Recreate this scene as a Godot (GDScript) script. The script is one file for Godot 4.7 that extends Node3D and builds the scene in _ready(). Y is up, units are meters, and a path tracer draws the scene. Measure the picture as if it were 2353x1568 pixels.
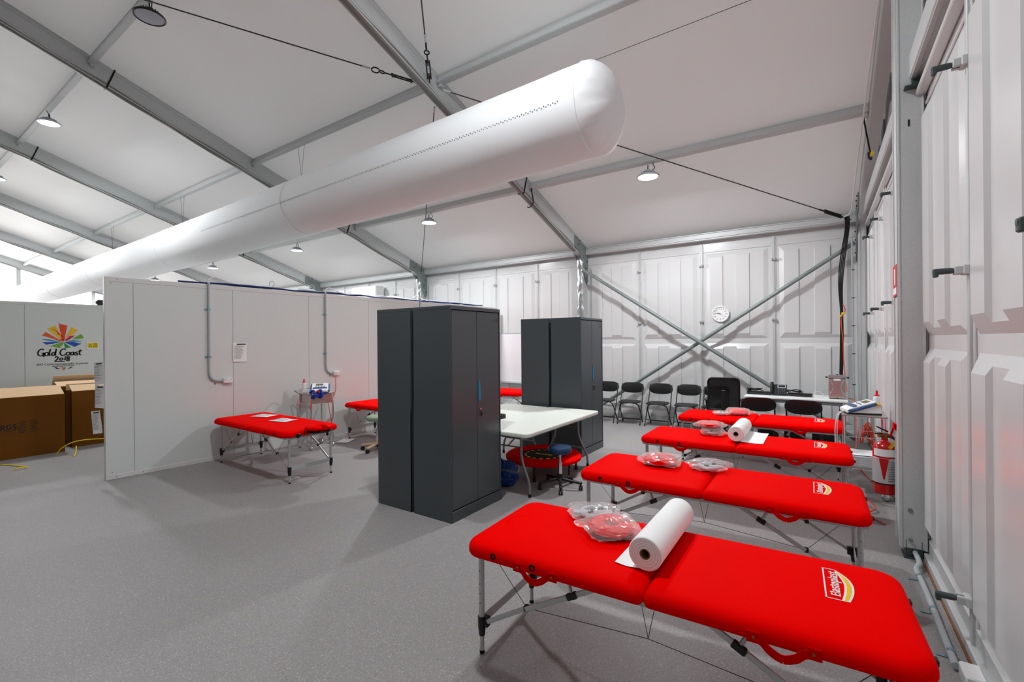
extends Node3D

# ---------------------------------------------------------------- mesh building
class MB:
	var v := PackedVector3Array()
	var n := PackedVector3Array()

	func tri_n(a: Vector3, b: Vector3, c: Vector3, na: Vector3, nb: Vector3, nc: Vector3) -> void:
		v.append(a); v.append(c); v.append(b)
		n.append(na); n.append(nc); n.append(nb)

	func tri(a: Vector3, b: Vector3, c: Vector3) -> void:
		var m := (b - a).cross(c - a)
		if m.length_squared() < 1e-16:
			return
		m = m.normalized()
		tri_n(a, b, c, m, m, m)

	func quad(a: Vector3, b: Vector3, c: Vector3, d: Vector3) -> void:
		tri(a, b, c)
		tri(a, c, d)

	func box(t: Transform3D, s: Vector3, bev := 0.0) -> void:
		var h := s * 0.5
		var b := minf(bev, minf(h.x, minf(h.y, h.z)) * 0.95)
		var ax := [Vector3.RIGHT, Vector3.UP, Vector3.BACK]
		if b <= 0.0:
			for i in 3:
				var j := (i + 1) % 3
				var k := (i + 2) % 3
				for sg: float in [-1.0, 1.0]:
					var o: Vector3 = ax[i] * h[i] * sg
					var u: Vector3 = ax[j] * h[j] * sg
					var w: Vector3 = ax[k] * h[k]
					quad(t * (o - u - w), t * (o + u - w), t * (o + u + w), t * (o - u + w))
			return
		for i in 3:
			var j := (i + 1) % 3
			var k := (i + 2) % 3
			for sg: float in [-1.0, 1.0]:
				var o: Vector3 = ax[i] * h[i] * sg
				var u: Vector3 = ax[j] * (h[j] - b) * sg
				var w: Vector3 = ax[k] * (h[k] - b)
				quad(t * (o - u - w), t * (o + u - w), t * (o + u + w), t * (o - u + w))
			# edges along axis i
			for sj: float in [-1.0, 1.0]:
				for sk: float in [-1.0, 1.0]:
					var e: Vector3 = ax[i] * (h[i] - b)
					var p: Vector3 = ax[j] * h[j] * sj + ax[k] * (h[k] - b) * sk
					var q: Vector3 = ax[j] * (h[j] - b) * sj + ax[k] * h[k] * sk
					if sj * sk > 0:
						quad(t * (p - e), t * (p + e), t * (q + e), t * (q - e))
						n_fix(6, t * ((p + q) * 0.5), t * Vector3.ZERO)
					else:
						quad(t * (p - e), t * (q - e), t * (q + e), t * (p + e))
						n_fix(6, t * ((p + q) * 0.5), t * Vector3.ZERO)
		for sx: float in [-1.0, 1.0]:
			for sy: float in [-1.0, 1.0]:
				for sz: float in [-1.0, 1.0]:
					var g := Vector3(sx, sy, sz)
					var c := g * (h - Vector3(b, b, b))
					tri(t * (c + Vector3(b * sx, 0, 0)), t * (c + Vector3(0, b * sy, 0)), t * (c + Vector3(0, 0, b * sz)))
					n_fix(3, t * c, t * Vector3.ZERO)

	# make the last k vertices face away from a centre
	func n_fix(k: int, at: Vector3, centre: Vector3) -> void:
		var s := v.size()
		if s < k:
			return
		if n[s - 1].dot(at - centre) < 0:
			for i in range(s - k, s, 3):
				var w := v[i + 1]
				v[i + 1] = v[i + 2]
				v[i + 2] = w
			for i in range(s - k, s):
				n[i] = -n[i]

	func bx(c: Vector3, s: Vector3, bev := 0.0) -> void:
		box(Transform3D(Basis(), c), s, bev)

	# bar with a rectangular section from a to b; up gives the direction of h
	func bar(a: Vector3, b: Vector3, w: float, h: float, up := Vector3.UP, bev := 0.0) -> void:
		var d := (b - a).normalized()
		var x := up.cross(d)
		if x.length() < 1e-4:
			x = Vector3.RIGHT.cross(d)
		x = x.normalized()
		var y := d.cross(x)
		box(Transform3D(Basis(x, y, d), (a + b) * 0.5), Vector3(w, h, a.distance_to(b)), bev)

	# grid of points; rows[r][c]
	func grid(rows: Array, cc := false, cr := false, flip := false) -> void:
		var R := rows.size()
		var C: int = rows[0].size()
		var nm := []
		for r in R:
			var a := PackedVector3Array()
			a.resize(C)
			nm.append(a)
		var re := R if cr else R - 1
		var ce := C if cc else C - 1
		for r in re:
			for c in ce:
				var r2 := (r + 1) % R
				var c2 := (c + 1) % C
				var p: Vector3 = rows[r][c]
				var q: Vector3 = rows[r][c2]
				var s: Vector3 = rows[r2][c2]
				var u: Vector3 = rows[r2][c]
				var m := (s - p).cross(u - q)
				if flip:
					m = -m
				nm[r][c] += m; nm[r][c2] += m; nm[r2][c2] += m; nm[r2][c] += m
		for r in R:
			for c in C:
				nm[r][c] = nm[r][c].normalized()
		for r in re:
			for c in ce:
				var r2 := (r + 1) % R
				var c2 := (c + 1) % C
				if flip:
					tri_n(rows[r][c], rows[r2][c2], rows[r][c2], nm[r][c], nm[r2][c2], nm[r][c2])
					tri_n(rows[r][c], rows[r2][c], rows[r2][c2], nm[r][c], nm[r2][c], nm[r2][c2])
				else:
					tri_n(rows[r][c], rows[r][c2], rows[r2][c2], nm[r][c], nm[r][c2], nm[r2][c2])
					tri_n(rows[r][c], rows[r2][c2], rows[r2][c], nm[r][c], nm[r2][c2], nm[r2][c])

	func fan(ring: PackedVector3Array, flip := false) -> void:
		var c := Vector3.ZERO
		for p in ring:
			c += p
		c /= ring.size()
		for i in ring.size():
			var a := ring[i]
			var b := ring[(i + 1) % ring.size()]
			if flip:
				tri(c, b, a)
			else:
				tri(c, a, b)

	func tube(pts: PackedVector3Array, r: float, sides := 8, closed := false, squash := 1.0) -> void:
		var N := pts.size()
		var rows := []
		var up := Vector3.UP
		for i in N:
			var d: Vector3
			if closed:
				d = pts[(i + 1) % N] - pts[(i + N - 1) % N]
			else:
				d = pts[mini(i + 1, N - 1)] - pts[maxi(i - 1, 0)]
			d = d.normalized()
			if i == 0 and absf(d.dot(up)) > 0.95:
				up = Vector3.RIGHT
			var x := up.cross(d)
			if x.length() < 1e-4:
				x = Vector3(0.3, 0.2, 0.9).cross(d)
			x = x.normalized()
			up = d.cross(x)
			var ring := PackedVector3Array()
			for k in sides:
				var a := TAU * k / sides
				ring.append(pts[i] + x * cos(a) * r + up * sin(a) * r * squash)
			rows.append(ring)
		grid(rows, true, closed)
		if not closed:
			fan(rows[0], true)
			fan(rows[N - 1])

	func cyl(a: Vector3, b: Vector3, r: float, sides := 12) -> void:
		tube(PackedVector3Array([a, b]), r, sides)

	# profile of Vector2(radius, height) turned about the local y axis
	func lathe(t: Transform3D, prof: PackedVector2Array, segs := 20, squash := 1.0) -> void:
		var group := []
		var start := 0
		for i in range(1, prof.size()):
			var cut := i == prof.size() - 1
			if not cut:
				var d1 := (prof[i] - prof[i - 1]).normalized()
				var d2 := (prof[i + 1] - prof[i]).normalized()
				cut = d1.dot(d2) < 0.8
			if cut:
				group.append([start, i])
				start = i
		for g: Array in group:
			var rows := []
			for i in range(g[0], g[1] + 1):
				var ring := PackedVector3Array()
				for k in segs:
					var a := TAU * k / segs
					ring.append(t * Vector3(prof[i].x * cos(a), prof[i].y, -prof[i].x * sin(a) * squash))
				rows.append(ring)
			grid(rows, true, false)

	# polygon in the local xy plane between z0 and z1
	func prism(t: Transform3D, poly: PackedVector2Array, z0: float, z1: float) -> void:
		var p := poly
		if Geometry2D.is_polygon_clockwise(p):
			p = p.duplicate()
			p.reverse()
		# y is up here: Godot calls a polygon clockwise in y-down; test by area instead
		var area := 0.0
		for i in p.size():
			area += p[i].cross(p[(i + 1) % p.size()])
		if area < 0:
			p = p.duplicate()
			p.reverse()
		var ix := Geometry2D.triangulate_polygon(p)
		for i in range(0, ix.size(), 3):
			var a := p[ix[i]]
			var b := p[ix[i + 1]]
			var c := p[ix[i + 2]]
			if (b - a).cross(c - a) < 0:
				var s := b
				b = c
				c = s
			tri(t * Vector3(a.x, a.y, z1), t * Vector3(b.x, b.y, z1), t * Vector3(c.x, c.y, z1))
			tri(t * Vector3(a.x, a.y, z0), t * Vector3(c.x, c.y, z0), t * Vector3(b.x, b.y, z0))
		for i in p.size():
			var a := p[i]
			var b := p[(i + 1) % p.size()]
			quad(t * Vector3(a.x, a.y, z0), t * Vector3(b.x, b.y, z0), t * Vector3(b.x, b.y, z1), t * Vector3(a.x, a.y, z1))

	func append(o: MB, t := Transform3D()) -> void:
		for i in o.v.size():
			v.append(t * o.v[i])
			n.append((t.basis * o.n[i]).normalized())

	func mesh(m: Material) -> ArrayMesh:
		var a := []
		a.resize(Mesh.ARRAY_MAX)
		a[Mesh.ARRAY_VERTEX] = v
		a[Mesh.ARRAY_NORMAL] = n
		var r := ArrayMesh.new()
		r.add_surface_from_arrays(Mesh.PRIMITIVE_TRIANGLES, a)
		r.surface_set_material(0, m)
		return r

var used := {}
var M := {}
var rng := RandomNumberGenerator.new()

func pv(a: Array) -> PackedVector3Array:
	return PackedVector3Array(a)

func p2(a: Array) -> PackedVector2Array:
	var r := PackedVector2Array()
	for i in range(0, a.size(), 2):
		r.append(Vector2(a[i], a[i + 1]))
	return r

func at(x: float, y: float, z: float, yaw := 0.0) -> Transform3D:
	return Transform3D(Basis(Vector3.UP, yaw), Vector3(x, y, z))

# Catmull-Rom through the points
func smooth(p: PackedVector3Array, sub := 5, closed := false) -> PackedVector3Array:
	var r := PackedVector3Array()
	var N := p.size()
	for i in (N if closed else N - 1):
		var a := p[(i + N - 1) % N] if closed else p[maxi(i - 1, 0)]
		var b := p[i]
		var c := p[(i + 1) % N]
		var d := p[(i + 2) % N] if closed else p[mini(i + 2, N - 1)]
		for k in sub:
			r.append(b.cubic_interpolate(c, a, d, float(k) / sub))
	if not closed:
		r.append(p[N - 1])
	return r

# rounded rectangle, four corner radii from (+x,+y) turning left
func rrect(w: float, h: float, r: Array, seg := 4) -> PackedVector2Array:
	var o := PackedVector2Array()
	var cs := [Vector2(1, 1), Vector2(-1, 1), Vector2(-1, -1), Vector2(1, -1)]
	for i in 4:
		var c: Vector2 = cs[i] * (Vector2(w, h) * 0.5 - Vector2(r[i], r[i]))
		for k in seg + 1:
			var a := PI / 2 * (i + float(k) / seg)
			o.append(c + Vector2(cos(a), sin(a)) * float(r[i]))
	return o

# cushion lying in xz: rings of (inset, height) over a rounded rectangle
func cushion(mb: MB, t: Transform3D, w: float, d: float, r: Array, rings: PackedVector2Array, seg := 5) -> void:
	var rows := []
	for q in rings:
		var rr := []
		for x: float in r:
			rr.append(maxf(x - q.x, 0.004))
		var ring := PackedVector3Array()
		for c in rrect(w - 2 * q.x, d - 2 * q.x, rr, seg):
			ring.append(t * Vector3(c.x, q.y, -c.y))
		rows.append(ring)
	mb.grid(rows, true)
	mb.fan(rows[0], true)
	mb.fan(rows[rows.size() - 1])

# ---------------------------------------------------------------- naming
func numbered(called: String) -> String:
	if not used.has(called):
		used[called] = 0
		return called
	used[called] += 1
	return "%s_%03d" % [called, used[called]]

func tag(o: Node, label: String, cat: String, group := "", kind := "") -> void:
	if label: o.set_meta("label", label)
	if cat: o.set_meta("category", cat)
	if group: o.set_meta("group", group)
	if kind: o.set_meta("kind", kind)

func thing(called: String, label: String, cat: String, pos := Vector3.ZERO, yaw := 0.0, group := "") -> Node3D:
	var o := Node3D.new()
	o.name = numbered(called)
	add_child(o)
	o.position = pos
	o.rotation.y = yaw
	tag(o, label, cat, group)
	return o

func structure(called: String, label: String) -> Node3D:
	var o := Node3D.new()
	o.name = numbered(called)
	add_child(o)
	tag(o, label, "", "", "structure")
	return o

func part(parent: Node, called: String, mb: MB, m: Material, label := "", kind := "") -> MeshInstance3D:
	var o := MeshInstance3D.new()
	o.name = called
	o.mesh = mb.mesh(m)
	parent.add_child(o, true)
	tag(o, label, "", "", kind)
	return o

func share(parent: Node, called: String, me: Mesh, t: Transform3D) -> MeshInstance3D:
	var o := MeshInstance3D.new()
	o.name = called
	o.mesh = me
	o.transform = t
	parent.add_child(o, true)
	return o

func copy(o: Node3D, pos: Vector3, yaw: float, label: String) -> Node3D:
	var c: Node3D = o.duplicate()
	c.name = numbered(str(o.name).rstrip("_0123456789"))
	add_child(c)
	c.position = pos
	c.rotation.y = yaw
	c.set_meta("label", label)
	return c

func lettering(parent: Node, called: String, s: String, height: float, t: Transform3D, m: Material, font := "Droid Sans", depth := 0.0015, weight := 400, italic := false, squeeze := 1.0) -> MeshInstance3D:
	var f := SystemFont.new()
	f.font_names = PackedStringArray([font])
	f.font_weight = weight
	f.font_italic = italic
	var tm := TextMesh.new()
	tm.font = f
	tm.font_size = 64
	tm.pixel_size = height / 46.0
	tm.depth = depth
	tm.curve_step = 2.0
	tm.text = s
	tm.material = m
	var o := MeshInstance3D.new()
	o.name = called
	o.mesh = tm
	o.transform = t * Transform3D(Basis.from_scale(Vector3(squeeze, 1, 1)), Vector3.ZERO)
	parent.add_child(o, true)
	return o

# ---------------------------------------------------------------- materials
func mat(key: String, c: Color, rough := 0.6, metal := 0.0, spec := 0.5) -> StandardMaterial3D:
	var m := StandardMaterial3D.new()
	m.resource_name = key
	m.albedo_color = c
	m.roughness = rough
	m.metallic = metal
	m.metallic_specular = spec
	M[key] = m
	return m

func tri_tex(m: StandardMaterial3D, im: Image, metres: float) -> void:
	m.albedo_texture = ImageTexture.create_from_image(im)
	m.uv1_triplanar = true
	m.uv1_world_triplanar = true
	m.uv1_scale = Vector3.ONE / metres

func noise_image(size: int, freq: float, seed_: int, stretch := Vector2.ONE) -> PackedFloat32Array:
	var f := FastNoiseLite.new()
	f.seed = seed_
	f.noise_type = FastNoiseLite.TYPE_SIMPLEX
	f.fractal_octaves = 3
	var r := PackedFloat32Array()
	r.resize(size * size)
	# on a torus so that it tiles
	for y in size:
		var b := TAU * y / size
		for x in size:
			var a := TAU * x / size
			r[y * size + x] = f.get_noise_3d(cos(a) * freq * stretch.x * 20.0 + 31.0 * sin(b) * 0.0 + cos(b) * freq * stretch.y * 20.0, sin(a) * freq * stretch.x * 20.0 + 7.7, sin(b) * freq * stretch.y * 20.0)
	return r

func tinted(size: int, base: Color, amp: float, freq: float, seed_: int, grain: float, stretch := Vector2.ONE) -> Image:
	var im := Image.create(size, size, false, Image.FORMAT_RGB8)
	var nz := noise_image(size, freq, seed_, stretch)
	rng.seed = seed_
	for y in size:
		for x in size:
			var k := 1.0 + nz[y * size + x] * amp + rng.randf_range(-grain, grain)
			im.set_pixel(x, y, Color(base.r * k, base.g * k, base.b * k))
	return im

func materials() -> void:
	# floor: speckled grey vinyl
	var fl := mat("floor_vinyl", Color.WHITE, 0.5, 0.0, 0.4)
	var im := Image.create(1024, 1024, false, Image.FORMAT_RGB8)
	var nz := noise_image(1024, 0.08, 5)
	rng.seed = 11
	for y in 1024:
		for x in 1024:
			var k := 0.575 + nz[y * 1024 + x] * 0.02 + rng.randf_range(-0.05, 0.05)
			im.set_pixel(x, y, Color(k * 1.01, k * 0.985, k * 0.98))
	for i in 26000:
		var x := rng.randi_range(0, 1022)
		var y := rng.randi_range(0, 1022)
		var d := rng.randf()
		var k := rng.randf_range(0.72, 0.9) if d > 0.45 else rng.randf_range(0.36, 0.48)
		var c := Color(k, k * 0.985, k * 0.98)
		im.set_pixel(x, y, c)
		if rng.randf() > 0.4: im.set_pixel(x + 1, y, c)
		if rng.randf() > 0.5: im.set_pixel(x, y + 1, c)
	tri_tex(fl, im, 1.9)
	var lin := mat("roof_lining", Color(0.885, 0.88, 0.875), 0.42, 0.0, 0.5)
	tri_tex(lin, tinted(256, Color(1, 1, 1), 0.03, 0.05, 3, 0.006), 3.0)
	lin.backlight_enabled = true
	lin.backlight = Color(0.60, 0.60, 0.60)
	mat("panel_white", Color(0.85, 0.85, 0.85), 0.24, 0.0, 0.5)
	var pt := mat("partition_panel", Color(0.855, 0.87, 0.86), 0.5)
	tri_tex(pt, tinted(256, Color(1, 1, 1), 0.02, 0.06, 8, 0.008, Vector2(1, 3)), 1.3)
	mat("partition_trim", Color(0.86, 0.86, 0.85), 0.45)
	var al := mat("aluminium", Color(0.80, 0.81, 0.81), 0.5, 0.25)
	tri_tex(al, tinted(256, Color(0.97, 0.97, 0.97), 0.1, 0.09, 21, 0.02, Vector2(0.4, 2.5)), 1.7)
	var gv := mat("galvanised", Color(0.54, 0.58, 0.57), 0.5, 0.35)
	tri_tex(gv, tinted(256, Color(0.95, 0.95, 0.95), 0.22, 0.35, 23, 0.03), 0.45)
	mat("steel_dark", Color(0.30, 0.34, 0.34), 0.5, 0.6)
	mat("film_grey", Color(0.47, 0.46, 0.45), 0.28, 0.15)
	mat("foil", Color(0.75, 0.76, 0.76), 0.28, 0.85)
	mat("cable_steel", Color(0.28, 0.27, 0.26), 0.5, 0.5)
	mat("iron_black", Color(0.16, 0.155, 0.15), 0.5, 0.4)
	mat("duct_fabric", Color(0.935, 0.94, 0.945), 0.8)
	mat("hole_dark", Color(0.52, 0.52, 0.51), 0.9)
	mat("lamp_black", Color(0.04, 0.04, 0.04), 0.4)
	mat("lamp_lens_off", Color(0.62, 0.63, 0.68), 0.3)
	var gl := mat("lamp_lens_lit", Color(1, 1, 1), 0.4)
	gl.emission_enabled = true
	gl.emission = Color(0.97, 0.99, 1.0)
	gl.emission_energy_multiplier = 14.0
	var red := mat("red_vinyl", Color(0.955, 0.0, 0.0), 0.6, 0.0, 0.07)
	red.rim_enabled = false
	mat("red_strap", Color(0.86, 0.0, 0.0), 0.7, 0.0, 0.07)
	mat("black_plastic", Color(0.045, 0.045, 0.048), 0.45)
	mat("black_rubber", Color(0.03, 0.03, 0.03), 0.75)
	mat("black_fabric", Color(0.03, 0.03, 0.032), 0.85)
	mat("leg_aluminium", Color(0.74, 0.75, 0.75), 0.38, 0.35)
	mat("chrome", Color(0.86, 0.86, 0.87), 0.12, 1.0)
	mat("stainless", Color(0.74, 0.73, 0.72), 0.24, 0.8)
	mat("brass", Color(0.55, 0.40, 0.20), 0.35, 0.8)
	mat("white_print", Color(0.94, 0.93, 0.92), 0.6)
	mat("yellow_print", Color(0.95, 0.76, 0.08), 0.6)
	var cb := mat("cabinet_grey", Color(0.27, 0.295, 0.31), 0.3, 0.0, 0.5)
	tri_tex(cb, tinted(256, Color(1, 1, 1), 0.03, 0.1, 31, 0.02), 0.7)
	mat("handle_blue", Color(0.02, 0.50, 0.70), 0.4)
	mat("table_plastic", Color(0.875, 0.885, 0.855), 0.45)
	mat("table_steel", Color(0.52, 0.55, 0.56), 0.4, 0.4)
	mat("paper", Color(0.96, 0.96, 0.96), 0.8)
	mat("paper_roll", Color(0.97, 0.97, 0.965), 0.85)
	mat("core_brown", Color(0.50, 0.36, 0.22), 0.9)
	mat("ink_black", Color(0.05, 0.05, 0.05), 0.7)
	mat("ink_grey", Color(0.55, 0.55, 0.56), 0.8)
	var cd := mat("cardboard", Color(0.44, 0.27, 0.09), 0.9, 0.0, 0.2)
	tri_tex(cd, tinted(256, Color(0.98, 0.98, 0.98), 0.08, 0.08, 41, 0.03, Vector2(3, 0.6)), 0.8)
	var ci := mat("cardboard_inside", Color(0.90, 0.76, 0.60), 0.85)
	tri_tex(ci, tinted(256, Color(0.98, 0.98, 0.98), 0.06, 0.08, 42, 0.03), 0.8)
	mat("strap_yellow", Color(0.92, 0.80, 0.05), 0.5)
	mat("blue_cable", Color(0.03, 0.12, 0.38), 0.5)
	mat("white_plastic", Color(0.93, 0.93, 0.93), 0.4)
	mat("pale_grey", Color(0.75, 0.77, 0.79), 0.45)
	mat("device_blue", Color(0.16, 0.31, 0.50), 0.4)
	mat("device_yellow", Color(0.95, 0.75, 0.08), 0.4)
	mat("screen_olive", Color(0.42, 0.40, 0.22), 0.3)
	mat("screen_dark", Color(0.10, 0.11, 0.13), 0.25)
	mat("strap_blue", Color(0.03, 0.16, 0.62), 0.6)
	mat("cord_orange", Color(0.90, 0.25, 0.06), 0.5)
	mat("cord_white", Color(0.90, 0.90, 0.91), 0.5)
	mat("cap_red", Color(0.88, 0.03, 0.04), 0.4)
	mat("extinguisher_red", Color(0.72, 0.015, 0.02), 0.2)
	mat("label_silver", Color(0.80, 0.80, 0.81), 0.3, 0.4)
	mat("tag_yellow", Color(0.80, 0.66, 0.12), 0.5)
	mat("led_green", Color(0.05, 0.75, 0.40), 0.4)
	mat("stool_blue", Color(0.03, 0.20, 0.36), 0.4)
	mat("stool_green", Color(0.53, 0.62, 0.51), 0.45)
	mat("wood_beige", Color(0.80, 0.70, 0.57), 0.5)
	mat("bag_blue", Color(0.03, 0.20, 0.50), 0.3)
	mat("tarp_black", Color(0.02, 0.02, 0.02), 0.8)
	mat("clock_white", Color(0.95, 0.95, 0.95), 0.35)
	mat("sign_red", Color(0.80, 0.10, 0.12), 0.5)
	mat("rust", Color(0.50, 0.33, 0.20), 0.8)
	mat("conduit_grey", Color(0.66, 0.69, 0.70), 0.45)
	mat("saddle_zinc", Color(0.55, 0.68, 0.72), 0.35, 0.7)
	mat("whiteboard", Color(0.95, 0.95, 0.96), 0.2)
	var bg := mat("clear_bag", Color(0.97, 0.97, 0.97, 0.2), 0.12)
	bg.transparency = BaseMaterial3D.TRANSPARENCY_ALPHA
	bg.cull_mode = BaseMaterial3D.CULL_DISABLED
	var gz := mat("glazing", Color(0.95, 0.97, 1.0, 0.1), 0.02)
	gz.transparency = BaseMaterial3D.TRANSPARENCY_ALPHA
	var ms := mat("mesh_black", Color(0.015, 0.015, 0.016, 0.86), 0.7)
	ms.transparency = BaseMaterial3D.TRANSPARENCY_ALPHA
	for c: Array in [["logo_orange", 0.93, 0.35, 0.03], ["logo_deep_orange", 0.90, 0.27, 0.05], ["logo_yellow", 0.95, 0.75, 0.10], ["logo_teal", 0.02, 0.56, 0.72], ["logo_blue", 0.03, 0.30, 0.70], ["logo_green", 0.05, 0.58, 0.30], ["logo_lime", 0.42, 0.68, 0.20], ["logo_pink", 0.80, 0.12, 0.42], ["logo_red", 0.86, 0.12, 0.08], ["logo_cyan", 0.03, 0.55, 0.80]]:
		mat(c[0], Color(c[1], c[2], c[3]), 0.6)

# ---------------------------------------------------------------- building frame
const FX := [0.56, -4.38, -9.36, -14.34, -19.32, -24.3, -29.28]
const ZW := -9.45
const ZR := 0.55
const ZF := 10.55
const SLOPE := 0.33

func yr(z: float) -> float:
	return 3.75 + SLOPE * ((z if z < ZR else 2.0 * ZR - z) + 9.4)

func _ready() -> void:
	var cam := Camera3D.new()
	cam.name = "camera"
	cam.fov = rad_to_deg(2.0 * atan(784.0 / 1048.5))
	cam.transform = Transform3D(Basis(Vector3.UP, 0.594809) * Basis(Vector3.RIGHT, 0.0000354) * Basis(Vector3.BACK, -0.008445), Vector3(0, 1.65, 0))
	cam.near = 0.05
	cam.far = 200.0
	cam.current = true
	add_child(cam)
	var we := WorldEnvironment.new()
	we.name = "surroundings"
	var e := Environment.new()
	e.background_mode = Environment.BG_SKY
	var sm := ProceduralSkyMaterial.new()
	sm.sky_top_color = Color(0.86, 0.87, 0.885)
	sm.sky_horizon_color = Color(0.93, 0.93, 0.93)
	sm.ground_horizon_color = Color(0.80, 0.80, 0.80)
	sm.ground_bottom_color = Color(0.72, 0.72, 0.71)
	sm.sky_energy_multiplier = SKY
	sm.ground_energy_multiplier = SKY
	var sky := Sky.new()
	sky.sky_material = sm
	e.sky = sky
	e.tonemap_mode = Environment.TONE_MAPPER_LINEAR
	e.tonemap_exposure = EXPOSURE
	e.sdfgi_enabled = true
	e.ssao_enabled = true
	e.ssil_enabled = true
	we.environment = e
	add_child(we)
	materials()
	shell()
	frames()
	lamps()
	bracing()
	duct()
	partitions()
	furniture()

const SKY := 3.3
const EXPOSURE := 0.51
const LAMP := 26.0

# ---------------------------------------------------------------- shell
# raised, ribbed field of a wall panel: x0..x1, y0..y1 in the panel's own axes, towards +z
func field(mb: MB, x0: float, x1: float, y0: float, y1: float) -> void:
	var D := 0.048
	var S := 0.026
	var sx := 0.075
	var ch := 0.095
	var prof := [[x0, 0.0, x0], [x0 + sx, D, x0]]
	var w := (x1 - x0 - 2 * sx)
	var k := 4
	for i in range(1, k):
		var x := x0 + sx + w * i / k
		var hi := i % 2 == 0
		prof.append([x - 0.006, S if hi else D, x - 0.006])
		prof.append([x + 0.006, D if hi else S, x + 0.006])
	prof.append([x1 - sx, S if k % 2 == 0 else D, x1])
	prof.append([x1, 0.0, x1])
	for i in prof.size() - 1:
		var a: Array = prof[i]
		var b: Array = prof[i + 1]
		var ca: float = ch * a[1] / D
		var cb: float = ch * b[1] / D
		var pa := [Vector3(a[2], y0, 0), Vector3(a[0], y0 + ca, a[1]), Vector3(a[0], y1 - ca, a[1]), Vector3(a[2], y1, 0)]
		var pb := [Vector3(b[2], y0, 0), Vector3(b[0], y0 + cb, b[1]), Vector3(b[0], y1 - cb, b[1]), Vector3(b[2], y1, 0)]
		for j in 3:
			mb.quad(pa[j], pb[j], pb[j + 1], pa[j + 1])

func panel_mesh(w: float, top: float) -> ArrayMesh:
	var mb := MB.new()
	mb.bx(Vector3(0, (top + 0.08) / 2, -0.02), Vector3(w - 0.006, top - 0.08, 0.04), 0.004)
	# folded lip round the edge
	for s: float in [-1.0, 1.0]:
		mb.bx(Vector3(s * (w / 2 - 0.028), (top + 0.08) / 2, 0.006), Vector3(0.022, top - 0.1, 0.012), 0.003)
	mb.bx(Vector3(0, top - 0.13, 0.006), Vector3(w - 0.08, 0.022, 0.012), 0.003)
	field(mb, -w / 2 + 0.085, w / 2 - 0.085, 0.2, 1.57)
	field(mb, -w / 2 + 0.085, w / 2 - 0.085, 1.665, top - 0.17)
	return mb.mesh(M.panel_white)

func clip_mesh() -> ArrayMesh:
	var mb := MB.new()
	mb.bx(Vector3(0, 0, 0.012), Vector3(0.075, 0.05, 0.024), 0.004)
	mb.bx(Vector3(-0.022, 0, 0.035), Vector3(0.02, 0.04, 0.04), 0.003)
	mb.bx(Vector3(0.016, 0, 0.035), Vector3(0.02, 0.04, 0.04), 0.003)
	return mb.mesh(M.aluminium)

func lever_mesh() -> ArrayMesh:
	var mb := MB.new()
	mb.lathe(Transform3D(Basis(Vector3.RIGHT, PI / 2), Vector3(0, 0, 0.02)), p2([0.0, 0.0, 0.013, 0.0, 0.013, 0.03, 0.016, 0.04, 0.017, 0.1, 0.012, 0.112, 0.0, 0.112]), 10)
	mb.bx(Vector3(0, -0.008, 0.12), Vector3(0.03, 0.045, 0.022), 0.005)
	return mb.mesh(M.steel_dark)

# one bay of panels between two posts, along local x of t (towards +z is the room)
func bay(parent: Node3D, t: Transform3D, length: float, count: int, top: float, levers: bool) -> void:
	var w := length / count
	var pm := panel_mesh(w, top)
	var cm := clip_mesh()
	var lm := lever_mesh()
	var js := MB.new()
	js.bx(Vector3(0, top / 2 + 0.04, 0.012), Vector3(0.042, top - 0.02, 0.03), 0.004)
	var jm := js.mesh(M.aluminium)
	for i in count:
		var p := share(parent, "wall_panel", pm, t * Transform3D(Basis(), Vector3(-length / 2 + w * (i + 0.5), 0, 0)))
		if i < count - 1:
			share(p, "joint_profile", jm, Transform3D(Basis(), Vector3(w / 2, 0, 0)))
			for y: float in [0.28, 2.0, 3.08]:
				share(p, "clip", cm, Transform3D(Basis(), Vector3(w / 2, y, 0.024)))
				if levers:
					share(p, "clip_lever", lm, Transform3D(Basis(), Vector3(w / 2, y, 0.03)))

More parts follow.
